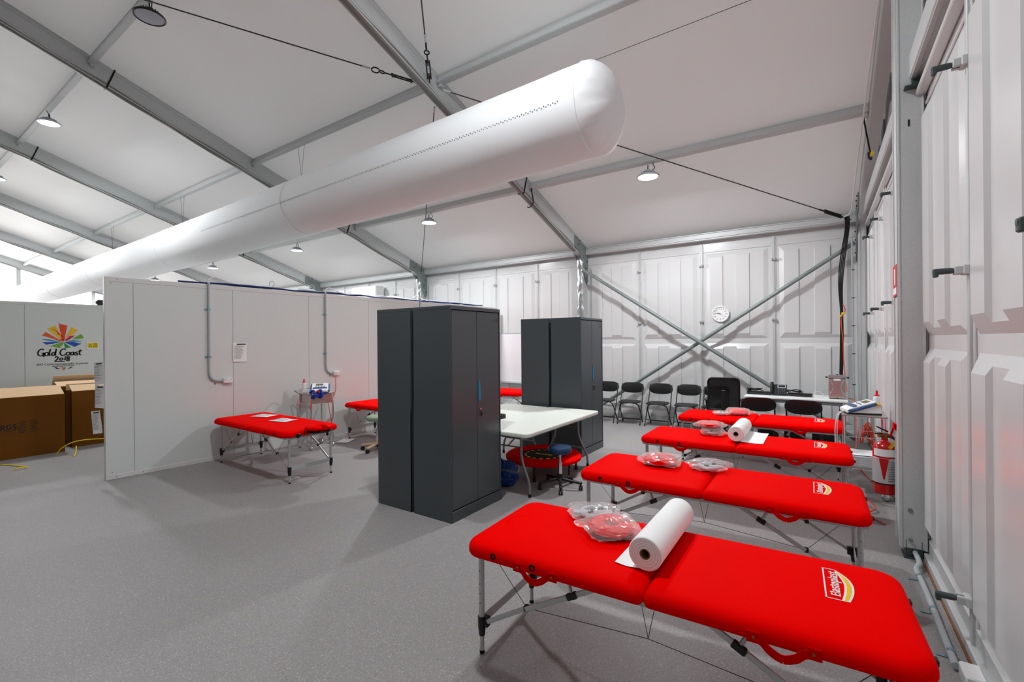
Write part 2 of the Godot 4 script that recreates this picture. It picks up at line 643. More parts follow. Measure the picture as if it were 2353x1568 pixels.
func shell() -> void:
	var f := structure("floor", "speckled grey vinyl floor")
	var mb := MB.new()
	mb.bx(Vector3(-14.2, -0.06, 0.55), Vector3(30.6, 0.12, 20.6))
	part(f, "vinyl_sheet", mb, M.floor_vinyl)
	# side wall behind the chairs
	var wb := structure("wall_back", "white ribbed panel wall with diagonal braces and clock")
	for i in 6:
		var xa: float = FX[i] - (0.03 if i == 0 else 0.02)
		var xb: float = FX[i + 1] + 0.02
		bay(wb, at((xa + xb) / 2, 0, ZW), xa - xb, 4, 3.47, false)
	mb = MB.new()
	mb.bx(Vector3(-14.3, 1.9, ZW - 0.09), Vector3(30.4, 3.8, 0.08))
	part(wb, "outer_skin", mb, M.panel_white)
	mb = MB.new()
	mb.bx(Vector3(-14.3, 3.62, ZW + 0.06), Vector3(29.9, 0.14, 0.12), 0.008)
	mb.bx(Vector3(-14.3, 3.68, ZW + 0.125), Vector3(29.9, 0.02, 0.02), 0.004)
	part(wb, "eave_rail", mb, M.aluminium)
	mb = MB.new()
	var wire := PackedVector3Array()
	for i in 120:
		wire.append(Vector3(0.4 - 0.1 * i, 3.585 + 0.006 * sin(i * 1.7), ZW + 0.13))
	mb.tube(wire, 0.006, 5)
	part(wb, "white_cord", mb, M.cord_white)
	mb = MB.new()
	mb.bx(Vector3(-14.3, 0.04, ZW + 0.01), Vector3(29.9, 0.08, 0.06), 0.005)
	part(wb, "base_rail", mb, M.aluminium)
	# gable wall on the right
	var wr := structure("wall_right", "white ribbed gable wall beside the red tables")
	var posts := [ZW + 0.05, -4.6, 0.55, 5.6, ZF - 0.05]
	for i in 4:
		var za: float = posts[i] + 0.05
		var zb: float = posts[i + 1] - 0.05
		bay(wr, Transform3D(Basis(Vector3.UP, -PI / 2), Vector3(0.66, 0, (za + zb) / 2)), zb - za, 4, 3.5, true)
	mb = MB.new()
	mb.prism(Transform3D(Basis(Vector3.UP, -PI / 2), Vector3(0.80, 0, 0)), p2([ZW - 0.1, 0.0, ZF + 0.1, 0.0, ZF + 0.1, 3.8, ZR, yr(ZR) + 0.05, ZW - 0.1, 3.8]), -0.04, 0.04)
	part(wr, "outer_skin", mb, M.panel_white)
	for k in 2:
		mb = MB.new()
		mb.bx(Vector3(0.60 + 0.09 * k, 3.66, 0.55), Vector3(0.085, 0.17, 19.8), 0.006)
		mb.bx(Vector3(0.60 + 0.09 * k - 0.02, 3.57, 0.55), Vector3(0.03, 0.012, 19.8), 0.002)
		part(wr, "gable_rail", mb, M.aluminium)
	mb = MB.new()
	mb.bx(Vector3(0.625, 3.46, 0.55), Vector3(0.06, 0.04, 19.8), 0.006)
	part(wr, "panel_lip", mb, M.panel_white)
	for i in 16:
		var z0 := ZW + 0.1 + 1.225 * i
		var z1 := z0 + 1.22
		mb = MB.new()
		for j in 5:
			var a := z0 + 0.244 * j
			var b := a + 0.244
			var d := 0.02 if j % 2 == 0 else 0.0
			if yr(a) > 3.8 and yr(b) > 3.8:
				mb.prism(Transform3D(Basis(Vector3.UP, -PI / 2), Vector3(0.72, 0, 0)), p2([a, 3.76, b - 0.01, 3.76, b - 0.01, yr(b), a, yr(a)]), 0.0, 0.03 + d)
		if mb.v.size():
			part(wr, "gable_panel", mb, M.panel_white)
	mb = MB.new()
	mb.bx(Vector3(0.645, 0.03, 0.55), Vector3(0.05, 0.06, 19.7), 0.006)
	mb.bx(Vector3(0.664, 0.11, 0.55), Vector3(0.034, 0.1, 19.7), 0.006)
	part(wr, "base_rail", mb, M.aluminium)
	mb = MB.new()
	mb.bx(Vector3(0.615, 0.004, 0.55), Vector3(0.012, 0.012, 19.7))
	part(wr, "rusty_edge_strip", mb, M.rust)
	# the other two sides, behind the camera and at the far end
	var wf := structure("wall_front", "white side wall on the far side of the hall")
	mb = MB.new()
	mb.bx(Vector3(-14.3, 1.85, ZF + 0.04), Vector3(30.4, 3.9, 0.1))
	part(wf, "wall_panel", mb, M.panel_white)
	var wl := structure("wall_left", "far gable end with tall glazing open to daylight")
	mb = MB.new()
	mb.bx(Vector3(-29.4, 0.45, 0.55), Vector3(0.12, 0.9, 20.2))
	part(wl, "wall_panel", mb, M.panel_white)
	mb = MB.new()
	for z: float in [-9.4, -7.0, -4.5, -2.0, 0.55, 3.1, 5.6, 8.1, 10.5]:
		mb.bx(Vector3(-29.4, (yr(z) + 0.9) / 2, z), Vector3(0.12, yr(z) - 0.9, 0.14))
	mb.bx(Vector3(-29.4, 2.9, 0.55), Vector3(0.1, 0.14, 20.0))
	part(wl, "mullion", mb, M.aluminium)
	# roof lining, one sheet per bay and slope
	var c := structure("ceiling", "white fabric roof lining between the rafters")
	var nz := FastNoiseLite.new()
	nz.seed = 4
	nz.frequency = 0.35
	for i in 6:
		for side in 2:
			var xa: float = FX[i] + (0.3 if i == 0 else 0.0)
			var xb: float = FX[i + 1] - (0.2 if i == 5 else 0.0)
			var rows := []
			for r in 25:
				var row := PackedVector3Array()
				for q in 33:
					var x := lerpf(xa, xb, q / 32.0)
					var z := lerpf(ZW - 0.15, ZR, r / 24.0)
					var y := yr(z) + 0.012 * nz.get_noise_2d(x * 4.0, z * 0.7) + 0.006 * nz.get_noise_2d(x * 14.0 + 50, z * 1.2)
					if side == 1:
						z = 2.0 * ZR - z
					row.append(Vector3(x, y, z))
				rows.append(row)
			mb = MB.new()
			mb.grid(rows, false, false, side == 1)
			var top := []
			for row: PackedVector3Array in rows:
				var t := PackedVector3Array()
				for p in row:
					t.append(p + Vector3(0, 0.06, 0))
				top.append(t)
			mb.grid(top, false, false, side == 0)
			part(c, "lining_sheet", mb, M.roof_lining)
	# purlins: children of the ceiling, one per bay
	for z: float in [-7.05, -4.65, -2.22, 0.45, 3.35, 5.75, 8.15]:
		for i in 6:
			mb = MB.new()
			var xa: float = FX[i] - 0.06
			var xb: float = FX[i + 1] + 0.06
			var y := yr(z) - 0.085
			var sl := SLOPE if z < ZR else -SLOPE
			var up := Vector3(0, 1, -sl).normalized()
			mb.bar(Vector3(xa, y, z), Vector3(xb, y, z), 0.075, 0.12, up, 0.006)
			for s: float in [-1.0, 1.0]:
				mb.bar(Vector3(xa, y, z) + up * 0.05 * s + up.cross(Vector3.RIGHT) * 0.0, Vector3(xb, y, z) + up * 0.05 * s, 0.084, 0.012, up, 0.002)
			for xq: float in [xa - 0.03, xb + 0.03]:
				mb.bx(Vector3(xq, y - 0.075, z), Vector3(0.05, 0.04, 0.06), 0.004)
			part(c, "purlin", mb, M.aluminium)

# ---------------------------------------------------------------- portal frames
func frames() -> void:
	var where := ["against the right gable wall", "nearest to the wall clock", "just beyond the wall clock frame, left of the far cabinets", "third from the right gable wall, above the grey partition", "fourth from the right gable wall", "fifth from the right gable wall", "at the bright far end of the hall"]
	for i in 7:
		var x: float = FX[i]
		var t := thing("portal_frame", "grey aluminium roof frame %s" % where[i], "roof frame", Vector3(x, 0, 0))
		for side in 2:
			var s := 1.0 if side == 0 else -1.0
			var zz := func(z: float) -> float: return z if side == 0 else 2.0 * ZR - z
			var a := Vector3(0, yr(-9.42) - 0.175, zz.call(-9.42))
			var b := Vector3(0, yr(ZR) - 0.175, ZR)
			var up := Vector3(0, 1, -SLOPE * s).normalized()
			var mb := MB.new()
			mb.bar(a, b, 0.108, 0.31, up, 0.008)
			for k: float in [-0.148, -0.09, 0.09, 0.148]:
				mb.bar(a + up * k, b + up * k, 0.12, 0.018 if absf(k) > 0.1 else 0.008, up, 0.002)
			part(t, "rafter", mb, M.aluminium)
			if i > 0 and side == 0:
				for zt: float in [-2.45, -6.85]:
					mb = MB.new()
					var c := a.lerp(b, (zt - a.z) / (b.z - a.z))
					mb.box(Transform3D(Basis(Vector3.RIGHT, up, Vector3.RIGHT.cross(up)), c), Vector3(0.132, 0.335, 0.022))
					part(t, "cable_tie", mb, M.black_rubber, "black strap round the rafter")
			# grey film hanging along the underside
			if i > 0:
				var rows := []
				for r in 90:
					var f := r / 89.0
					var p := a.lerp(b, 0.05 + 0.95 * f)
					var row := PackedVector3Array()
					var bag := 0.010 + 0.022 * absf(sin(f * 23.0 + i)) * absf(sin(f * 7.0 + 2.0 * i))
					for q in 7:
						var w := q / 6.0
						var hang := sin(w * PI) * bag
						var lift := 0.0 if q > 0 and q < 6 else 0.035 + 0.012 * sin(f * 40.0 + q)
						row.append(p + Vector3(-0.064 + 0.128 * w, 0, 0) - up * (0.158 + hang - lift) + Vector3(0, 0, 0.004 * sin(f * 90.0 + q * 2.0)))
					rows.append(row)
				mb = MB.new()
				mb.grid(rows, false, false, side == 1)
				part(t, "protective_film", mb, M.film_grey, "grey plastic film under the rafter")
			mb = MB.new()
			var zc: float = zz.call(-9.295)
			if i > 0:
				mb.bx(Vector3(0, 1.8, zc), Vector3(0.108, 3.6, 0.25), 0.008)
				for k: float in [-0.115, 0.115]:
					mb.bx(Vector3(0, 1.8, zc + k), Vector3(0.12, 3.6, 0.018), 0.003)
			else:
				mb.bx(Vector3(0, 1.8, zc), Vector3(0.11, 3.6, 0.2), 0.008)
				for k: float in [-0.03, 0.03]:
					mb.bx(Vector3(k, 1.8, zc + 0.1 * s), Vector3(0.012, 3.55, 0.014), 0.002)
			part(t, "column", mb, M.aluminium)
			# knee plates with bolts on both faces
			var poly := PackedVector2Array()
			for q: Array in [[-8.8, yr(-8.8) - 0.05], [-9.43, yr(-9.43) - 0.06], [-9.43, 2.98], [-9.36, 2.9], [-9.24, 3.08], [-9.22, 3.3], [-8.98, 3.58], [-8.78, 3.66]]:
				poly.append(Vector2(zz.call(q[0]), q[1]))
			for fs: float in [-1.0, 1.0]:
				if i == 0 and fs > 0:
					continue
				mb = MB.new()
				mb.prism(Transform3D(Basis(Vector3.UP, -PI / 2), Vector3(fs * 0.068, 0, 0)), poly, -0.006, 0.006)
				var kp := part(t, "knee_plate", mb, M.galvanised)
				var bo := MB.new()
				bo.cyl(Vector3.ZERO, Vector3(fs * 0.014, 0, 0), 0.013, 6)
				var bom := bo.mesh(M.iron_black)
				for q: Array in [[-8.88, 3.86], [-8.95, 3.72], [-9.02, 3.82], [-9.36, 3.6], [-9.36, 3.4], [-9.3, 3.25], [-9.36, 3.05]]:
					share(kp, "bolt", bom, Transform3D(Basis(), Vector3(fs * 0.074, q[1], zz.call(q[0]))))
			# crumpled foil down the column
			if i > 0 and i < 4 and side == 0:
				var rows := []
				var nz := FastNoiseLite.new()
				nz.seed = 60 + i
				nz.frequency = 3.0
				for r in 60:
					var y := lerpf(0.9, 3.42, r / 59.0)
					var row := PackedVector3Array()
					for q in 15:
						var ang := PI * q / 14.0
						var k := nz.get_noise_2d(q * 0.35, y * 2.2) * 0.028
						row.append(Vector3(0.012 - cos(ang) * (0.075 + k) - 0.012, y, -9.2 + sin(ang) * (0.055 + k) + (0.12 * maxf(0, y - 3.15))))
					rows.append(row)
				mb = MB.new()
				mb.grid(rows)
				part(t, "foil_wrap", mb, M.foil, "crumpled silver foil round the column")
	# gable posts, the near one carries the extinguisher
	var n := 0
	for z: float in [-4.6, 0.55, 5.6]:
		var t := thing("gable_post", ["wide grey gable post behind the fire extinguisher", "grey gable post at the middle of the right wall", "grey gable post beyond the middle of the right wall"][n], "post", Vector3(0.565, 0, z))
		n += 1
		var mb := MB.new()
		var h := yr(z) - 0.36
		mb.bx(Vector3(0, (h + 0.07) / 2, 0), Vector3(0.15, h - 0.07, 0.24), 0.01)
		for k: float in [-0.07, 0.07]:
			mb.bx(Vector3(k, (h + 0.07) / 2, 0.122), Vector3(0.012, h - 0.08, 0.01), 0.002)
		for k: float in [-0.1, 0.1]:
			mb.bx(Vector3(-0.078, (h + 0.07) / 2, k), Vector3(0.01, h - 0.08, 0.014), 0.002)
		part(t, "profile", mb, M.aluminium)
		mb = MB.new()
		for k: float in [-0.045, 0.045]:
			mb.bx(Vector3(k, 0.07, 0.07), Vector3(0.008, 0.14, 0.1), 0.002)
		mb.bx(Vector3(0, 0.006, 0.05), Vector3(0.12, 0.012, 0.16), 0.002)
		mb.bx(Vector3(0, 0.07, 0.115), Vector3(0.09, 0.14, 0.008), 0.002)
		var foot := part(t, "foot_bracket", mb, M.steel_dark)
		mb = MB.new()
		for y: float in [0.025, 0.055]:
			mb.cyl(Vector3(-0.01, y, 0.118), Vector3(-0.01, y, 0.121), 0.009, 10)
		part(foot, "bolt_hole", mb, M.black_rubber)
		mb = MB.new()
		mb.cyl(Vector3(-0.02, 0.14, 0.12), Vector3(-0.02, 0.14, 0.14), 0.014, 6)
		mb.cyl(Vector3(-0.02, 0.36, 0.12), Vector3(-0.02, 0.36, 0.128), 0.016, 12)
		part(t, "bolt", mb, M.galvanised)
		mb = MB.new()
		mb.bx(Vector3(-0.01, 3.25, 0.122), Vector3(0.012, 0.05, 0.003), 0.001)
		part(t, "slot", mb, M.black_rubber)
		mb = MB.new()
		mb.bx(Vector3(0.02, 3.5, 0.15), Vector3(0.12, 0.012, 0.08), 0.002)
		mb.bx(Vector3(0.03, 3.53, 0.13), Vector3(0.05, 0.07, 0.03), 0.003)
		part(t, "rail_bracket", mb, M.steel_dark)

# ---------------------------------------------------------------- lamps
func lamp(pos: Vector3, lit: bool, label: String) -> void:
	var t := thing("high_bay_lamp", label, "lamp", pos, 0.0, "round high-bay lamps under the purlins")
	var mb := MB.new()
	mb.lathe(Transform3D(), p2([0.150, 0.006, 0.166, 0.0, 0.172, 0.006, 0.172, 0.02, 0.160, 0.034, 0.105, 0.044, 0.0, 0.044]), 28)
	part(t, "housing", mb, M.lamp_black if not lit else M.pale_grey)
	mb = MB.new()
	for k in 20:
		var a := TAU * k / 20
		mb.bar(Vector3(cos(a) * 0.04, 0.066, sin(a) * 0.04), Vector3(cos(a) * 0.108, 0.062, sin(a) * 0.108), 0.005, 0.045, Vector3.UP)
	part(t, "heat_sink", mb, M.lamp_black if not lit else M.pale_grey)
	mb = MB.new()
	mb.lathe(at(0, 0.044, 0), p2([0.06, 0.0, 0.06, 0.055, 0.045, 0.07, 0.0, 0.07]), 16)
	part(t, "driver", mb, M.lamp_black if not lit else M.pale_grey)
	mb = MB.new()
	mb.lathe(Transform3D(), p2([0.0, 0.003, 0.08, 0.004, 0.15, 0.007]), 28)
	part(t, "lens", mb, M.lamp_lens_lit if lit else M.lamp_lens_off)
	mb = MB.new()
	mb.cyl(Vector3(0, 0.11, 0), Vector3(0, 0.19, 0), 0.008, 8)
	part(t, "hook", mb, M.iron_black)
	mb = MB.new()
	mb.tube(smooth(pv([Vector3(0.05, 0.09, 0), Vector3(0.11, 0.13, 0.01), Vector3(0.09, 0.17, 0.03), Vector3(0.1, 0.2, 0.05)]), 5), 0.006, 6)
	part(t, "power_lead", mb, M.iron_black)
	if lit:
		var l := AreaLight3D.new()
		l.name = "light"
		l.area_size = Vector2(0.26, 0.26)
		l.light_color = Color(0.975, 0.99, 1.0)
		l.light_energy = LAMP
		l.area_range = 60.0
		l.shadow_enabled = true
		l.rotation.x = -PI / 2
		l.position.y = -0.006
		t.add_child(l, true)

func lamps() -> void:
	var mids := []
	for i in 6:
		mids.append((FX[i] + FX[i + 1]) / 2)
	mids[0] = -2.2
	var ln := ["under the lower purlin, above the four red tables", "under the lower purlin, second from the right gable wall", "under the lower purlin, third from the right gable wall", "under the lower purlin, fourth from the right gable wall", "under the lower purlin, fifth from the right gable wall", "under the lower purlin, sixth from the right gable wall"]
	var un := ["under the upper purlin, above the camera", "", "under the upper purlin, upper left corner of the hall", "under the upper purlin, at the left picture edge", "under the upper purlin, fifth bay from the right", "under the upper purlin, sixth bay from the right"]
	for i in 6:
		lamp(Vector3(mids[i], yr(-7.05) - 0.36, -7.05), true, "lit round high-bay lamp " + ln[i])
		if i == 1:
			lamp(Vector3(mids[i] - 0.1, yr(-2.22) - 0.36, -2.22), false, "unlit black round high-bay lamp at the top left")
		else:
			lamp(Vector3(mids[i], yr(-2.22) - 0.36, -2.22), true, "lit round high-bay lamp " + un[i])

# ---------------------------------------------------------------- steel cable bracing
func brace_cable(called: String, label: String, a: Vector3, b: Vector3, buckle: bool, far_buckle := false) -> void:
	var t := thing(called, label, "cable", a)
	var d := (b - a)
	var u := d.normalized()
	var mb := MB.new()
	mb.cyl(u * (0.62 if buckle else 0.12), d, 0.008, 6)
	part(t, "wire", mb, M.cable_steel)
	mb = MB.new()
	var q := u * (0.62 if buckle else 0.12)
	mb.cyl(q, q + u * 0.1, 0.014, 8)
	part(t, "ferrule", mb, M.aluminium)
	if far_buckle:
		mb = MB.new()
		for s: float in [-1.0, 1.0]:
			mb.cyl(d - u * 0.5 + Vector3(0, 0.022 * s, 0), d - u * 0.2 + Vector3(0, 0.022 * s, 0), 0.010, 6)
		for k: float in [0.5, 0.2]:
			mb.bx(d - u * k, Vector3(0.03, 0.06, 0.03), 0.004)
		mb.cyl(d - u * 0.62, d - u * 0.06, 0.012, 6)
		part(t, "turnbuckle", mb, M.iron_black)
	if buckle:
		mb = MB.new()
		var sd := u.cross(Vector3.UP).normalized()
		for s: float in [-1.0, 1.0]:
			mb.cyl(u * 0.08 + sd * 0.022 * s, u * 0.34 + sd * 0.022 * s, 0.009, 6)
		for k: float in [0.08, 0.33]:
			mb.bar(u * k - sd * 0.03, u * k + sd * 0.03, 0.025, 0.025)
		mb.cyl(Vector3.ZERO, u * 0.15, 0.009, 6)
		mb.cyl(u * 0.27, u * 0.44, 0.009, 6)
		part(t, "turnbuckle", mb, M.iron_black)
		mb = MB.new()
		var ring := PackedVector3Array()
		var w := u.cross(sd)
		for k in 12:
			ring.append(u * 0.55 + (u * 1.5 * cos(TAU * k / 12) + w * sin(TAU * k / 12)) * 0.034)
		mb.tube(ring, 0.009, 6, true)
		ring = PackedVector3Array()
		for k in 12:
			ring.append(u * 0.465 + (u * cos(TAU * k / 12) + sd * sin(TAU * k / 12)) * 0.03)
		mb.tube(ring, 0.009, 6, true)
		part(t, "shackle", mb, M.iron_black)

func bracing() -> void:
	brace_cable("brace_cable", "steel cable from the rafter joint down to the right eave corner", Vector3(-4.31, 5.10, -4.55), Vector3(0.42, 3.58, -9.25), false, true)
	brace_cable("brace_cable", "steel cable from the rafter joint down past the white duct to the second column", Vector3(-4.41, 4.99, -4.66), Vector3(-9.28, 3.62, -9.2), false)
	brace_cable("brace_cable", "steel cable with turnbuckle running to the unlit lamp", Vector3(-4.41, 5.09, -4.33), Vector3(-9.28, 6.6, 0.35), true)
	brace_cable("brace_cable", "steel cable with turnbuckle rising out of the top of the picture", Vector3(-4.31, 5.12, -4.46), Vector3(-0.3, 6.8, 0.4), true)
	var mb: MB
	# galvanised wind braces across the first bay of the side wall
	var ends := [[Vector3(-4.30, 3.2, -9.13), Vector3(-0.35, 0.5, -9.13)], [Vector3(0.47, 3.2, -9.24), Vector3(-4.25, -0.0, -9.24)]]
	ends[0][1] = Vector3(0.47, 0.02, -9.13)
	ends[1][1] = Vector3(-4.28, 0.02, -9.24)
	for i in 2:
		var a: Vector3 = ends[i][0]
		var b: Vector3 = ends[i][1]
		var w := thing("wind_brace", ["galvanised brace tube falling to the right across the clock wall", "galvanised brace tube rising to the right beside the clock"][i], "brace", b)
		mb = MB.new()
		mb.cyl(a - b + (b - a).normalized() * 0.06, (a - b).normalized() * 0.06, 0.034, 14)
		part(w, "tube", mb, M.galvanised)
		for e in 2:
			mb = MB.new()
			var p := Vector3.ZERO if e == 0 else a - b
			mb.bar(p, p + (a - b).normalized() * (0.1 if e == 0 else -0.1), 0.02, 0.07, Vector3.UP, 0.004)
			part(w, "end_plate", mb, M.galvanised)

# ---------------------------------------------------------------- air duct
func duct() -> void:
	var t := thing("air_duct", "long white inflated fabric air duct with rounded end", "air duct", Vector3(-2.05, 4.17, -4.65))
	var R := 0.485
	var path := [[0.0, 0.0], [-1.5, -0.035], [-4.0, -0.085], [-8.0, -0.16], [-13.0, -0.225], [-18.0, -0.27], [-23.0, -0.315], [-26.5, -0.34]]
	var yc := func(x: float) -> float:
		for i in path.size() - 1:
			if x >= path[i + 1][0]:
				return lerpf(path[i][1], path[i + 1][1], (x - path[i][0]) / (path[i + 1][0] - path[i][0]))
		return -0.34
	var nz := FastNoiseLite.new()
	nz.seed = 2
	nz.frequency = 0.8
	var rows := []
	for i in 180:
		var x := -26.5 * pow(i / 179.0, 1.15)
		var row := PackedVector3Array()
		for k in 40:
			var a := TAU * k / 40
			var r := R + 0.004 * nz.get_noise_2d(x * 2.0, k * 0.5)
			for s: float in [-5.45, -10.9, -16.2, -21.0]:
				r -= 0.016 * exp(-pow((x - s) / 0.03, 2))
			row.append(Vector3(x, yc.call(x) + sin(a) * r, cos(a) * r))
		rows.append(row)
	var mb := MB.new()
	mb.grid(rows, true, false, true)
	part(t, "sleeve", mb, M.duct_fabric)
	rows = []
	for i in 15:
		var f := i / 14.0
		var row := PackedVector3Array()
		for k in 60:
			var a := TAU * k / 60
			var w := sin(f * PI) * 0.02 * sin(k * 1.9 + 3.0 * sin(k * 0.7)) * maxf(0.0, 1.0 - f * 1.2)
			var r := R * cos(f * PI / 2 * 0.97) + w
			row.append(Vector3(0.31 * sin(f * PI / 2) + w * 0.5, yc.call(0.0) + sin(a) * r, cos(a) * r))
		rows.append(row)
	mb = MB.new()
	mb.grid(rows, true)
	mb.fan(rows[14])
	part(t, "end_cap", mb, M.duct_fabric)
	for s: float in [0.0, -5.45, -10.9, -16.2, -21.0]:
		mb = MB.new()
		var ring := PackedVector3Array()
		for k in 40:
			ring.append(Vector3(s, yc.call(s) + sin(TAU * k / 40) * (R - 0.004), cos(TAU * k / 40) * (R - 0.004)))
		mb.tube(ring, 0.012, 6, true)
		part(t, "seam_ring", mb, M.duct_fabric)
	mb = MB.new()
	for i in 150:
		var x := -0.18 - i * 0.055
		for rw: Array in [[-0.10, 0.0], [-0.13, 0.0275]]:
			var a: float = rw[0]
			var o := Vector3(x - float(rw[1]), yc.call(x) + sin(a) * R, cos(a) * R)
			var nn := Vector3(0, sin(a), cos(a))
			mb.cyl(o - nn * 0.003, o + nn * 0.0015, 0.0075, 6)
	part(t, "perforations", mb, M.hole_dark, "rows of small air holes", "stuff")
	for i in 14:
		var x := -0.02 - 0.62 * i
		mb = MB.new()
		mb.bx(Vector3(x, yc.call(x) + R + 0.022, 0), Vector3(0.03, 0.05, 0.006), 0.002)
		mb.tube(smooth(pv([Vector3(x - 0.02, yc.call(x) + R + 0.075, 0), Vector3(x, yc.call(x) + R + 0.045, 0.004), Vector3(x + 0.02, yc.call(x) + R + 0.075, 0)]), 4), 0.006, 5)
		part(t, "hanging_tab", mb, M.duct_fabric)
	var w := thing("duct_wire", "thin wire stretched along the top of the white duct to the right wall", "wire", Vector3(-2.05, 4.17, -4.65))
	mb = MB.new()
	mb.tube(pv([Vector3(-26.0, 0.23, 0), Vector3(-12.0, 0.36, 0), Vector3(0, R + 0.055, 0), Vector3(2.55, R + 0.075, 0)]), 0.003, 5)
	part(w, "strand", mb, M.cable_steel)
	for x: float in [-5.6, -10.6, -15.6]:
		mb = MB.new()
		var top := Vector3(x, yr(-4.65) - 0.14 - 4.17, 0)
		mb.tube(pv([top + Vector3(0.1, 0, 0), Vector3(x, yc.call(x) + R + 0.05, 0), top - Vector3(0.1, 0, 0)]), 0.003, 5)
		part(w, "hanger", mb, M.cable_steel)

# ---------------------------------------------------------------- partitions
func sheet(called: String, label: String, t: Transform3D, w: float, h: float, lines: int, header := true, group := "") -> Node3D:
	# sheet of printed paper standing in the local xy plane, origin at its middle
	var o := thing(called, label, "paper", t.origin, 0.0, group)
	o.basis = t.basis
	var rows := []
	for r in 7:
		var row := PackedVector3Array()
		for c in 5:
			row.append(Vector3(w * (c / 4.0 - 0.5), h * (r / 6.0 - 0.5), 0.004 * sin(r * 0.9) * sin(c * 1.3)))
		rows.append(row)
	var mb := MB.new()
	mb.grid(rows)
	part(o, "page", mb, M.paper)
	mb = MB.new()
	var k := 0.007
	if header:
		mb.bx(Vector3(w * 0.1, h * 0.42, k), Vector3(w * 0.65, h * 0.045, 0.001))
		part(o, "title_bar", mb, M.ink_black)
		mb = MB.new()
	rng.seed = lines * 7 + int(w * 1000)
	for i in lines:
		var lw := w * rng.randf_range(0.45, 0.8)
		mb.bx(Vector3(-w * 0.42 + lw / 2, h * (0.33 - 0.7 * i / lines), k), Vector3(lw, h * 0.012, 0.001))
	if lines:
		part(o, "print", mb, M.ink_grey)
	return o

func socket(called: String, label: String, pos: Vector3, yaw: float) -> void:
	var t := thing(called, label, "socket", pos, yaw, "power sockets on the grey partition")
	var mb := MB.new()
	mb.bx(Vector3(0, 0, 0.025), Vector3(0.12, 0.075, 0.05), 0.006)
	part(t, "box", mb, M.white_plastic)
	mb = MB.new()
	mb.bx(Vector3(0, 0, 0.053), Vector3(0.11, 0.066, 0.008), 0.002)
	var pl := part(t, "face_plate", mb, M.white_plastic)
	mb = MB.new()
	for s: float in [-1.0, 1.0]:
		mb.bx(Vector3(s * 0.032, 0.018, 0.058), Vector3(0.014, 0.016, 0.006), 0.002)
		mb.bx(Vector3(s * 0.03, -0.01, 0.0572), Vector3(0.003, 0.012, 0.001))
	part(pl, "switch", mb, M.pale_grey)

func stroke(mb: MB, pts: Array, w: float, o: Vector2, s: float) -> void:
	# flat brush stroke in the local xy plane, points as x, y pairs
	var p := PackedVector3Array()
	for i in range(0, pts.size(), 2):
		p.append(Vector3(pts[i] * s + o.x, pts[i + 1] * s + o.y, 0))
	var q := smooth(p, 6) if p.size() > 2 else p
	var l := []
	for i in q.size():
		var d := (q[mini(i + 1, q.size() - 1)] - q[maxi(i - 1, 0)]).normalized()
		var m := Vector3(-d.y, d.x, 0) * w * (0.72 + 0.28 * absf(d.y)) * 0.5
		l.append(PackedVector3Array([q[i] - m, q[i] + m]))
	for i in l.size() - 1:
		mb.quad(l[i][0], l[i + 1][0], l[i + 1][1], l[i][1])

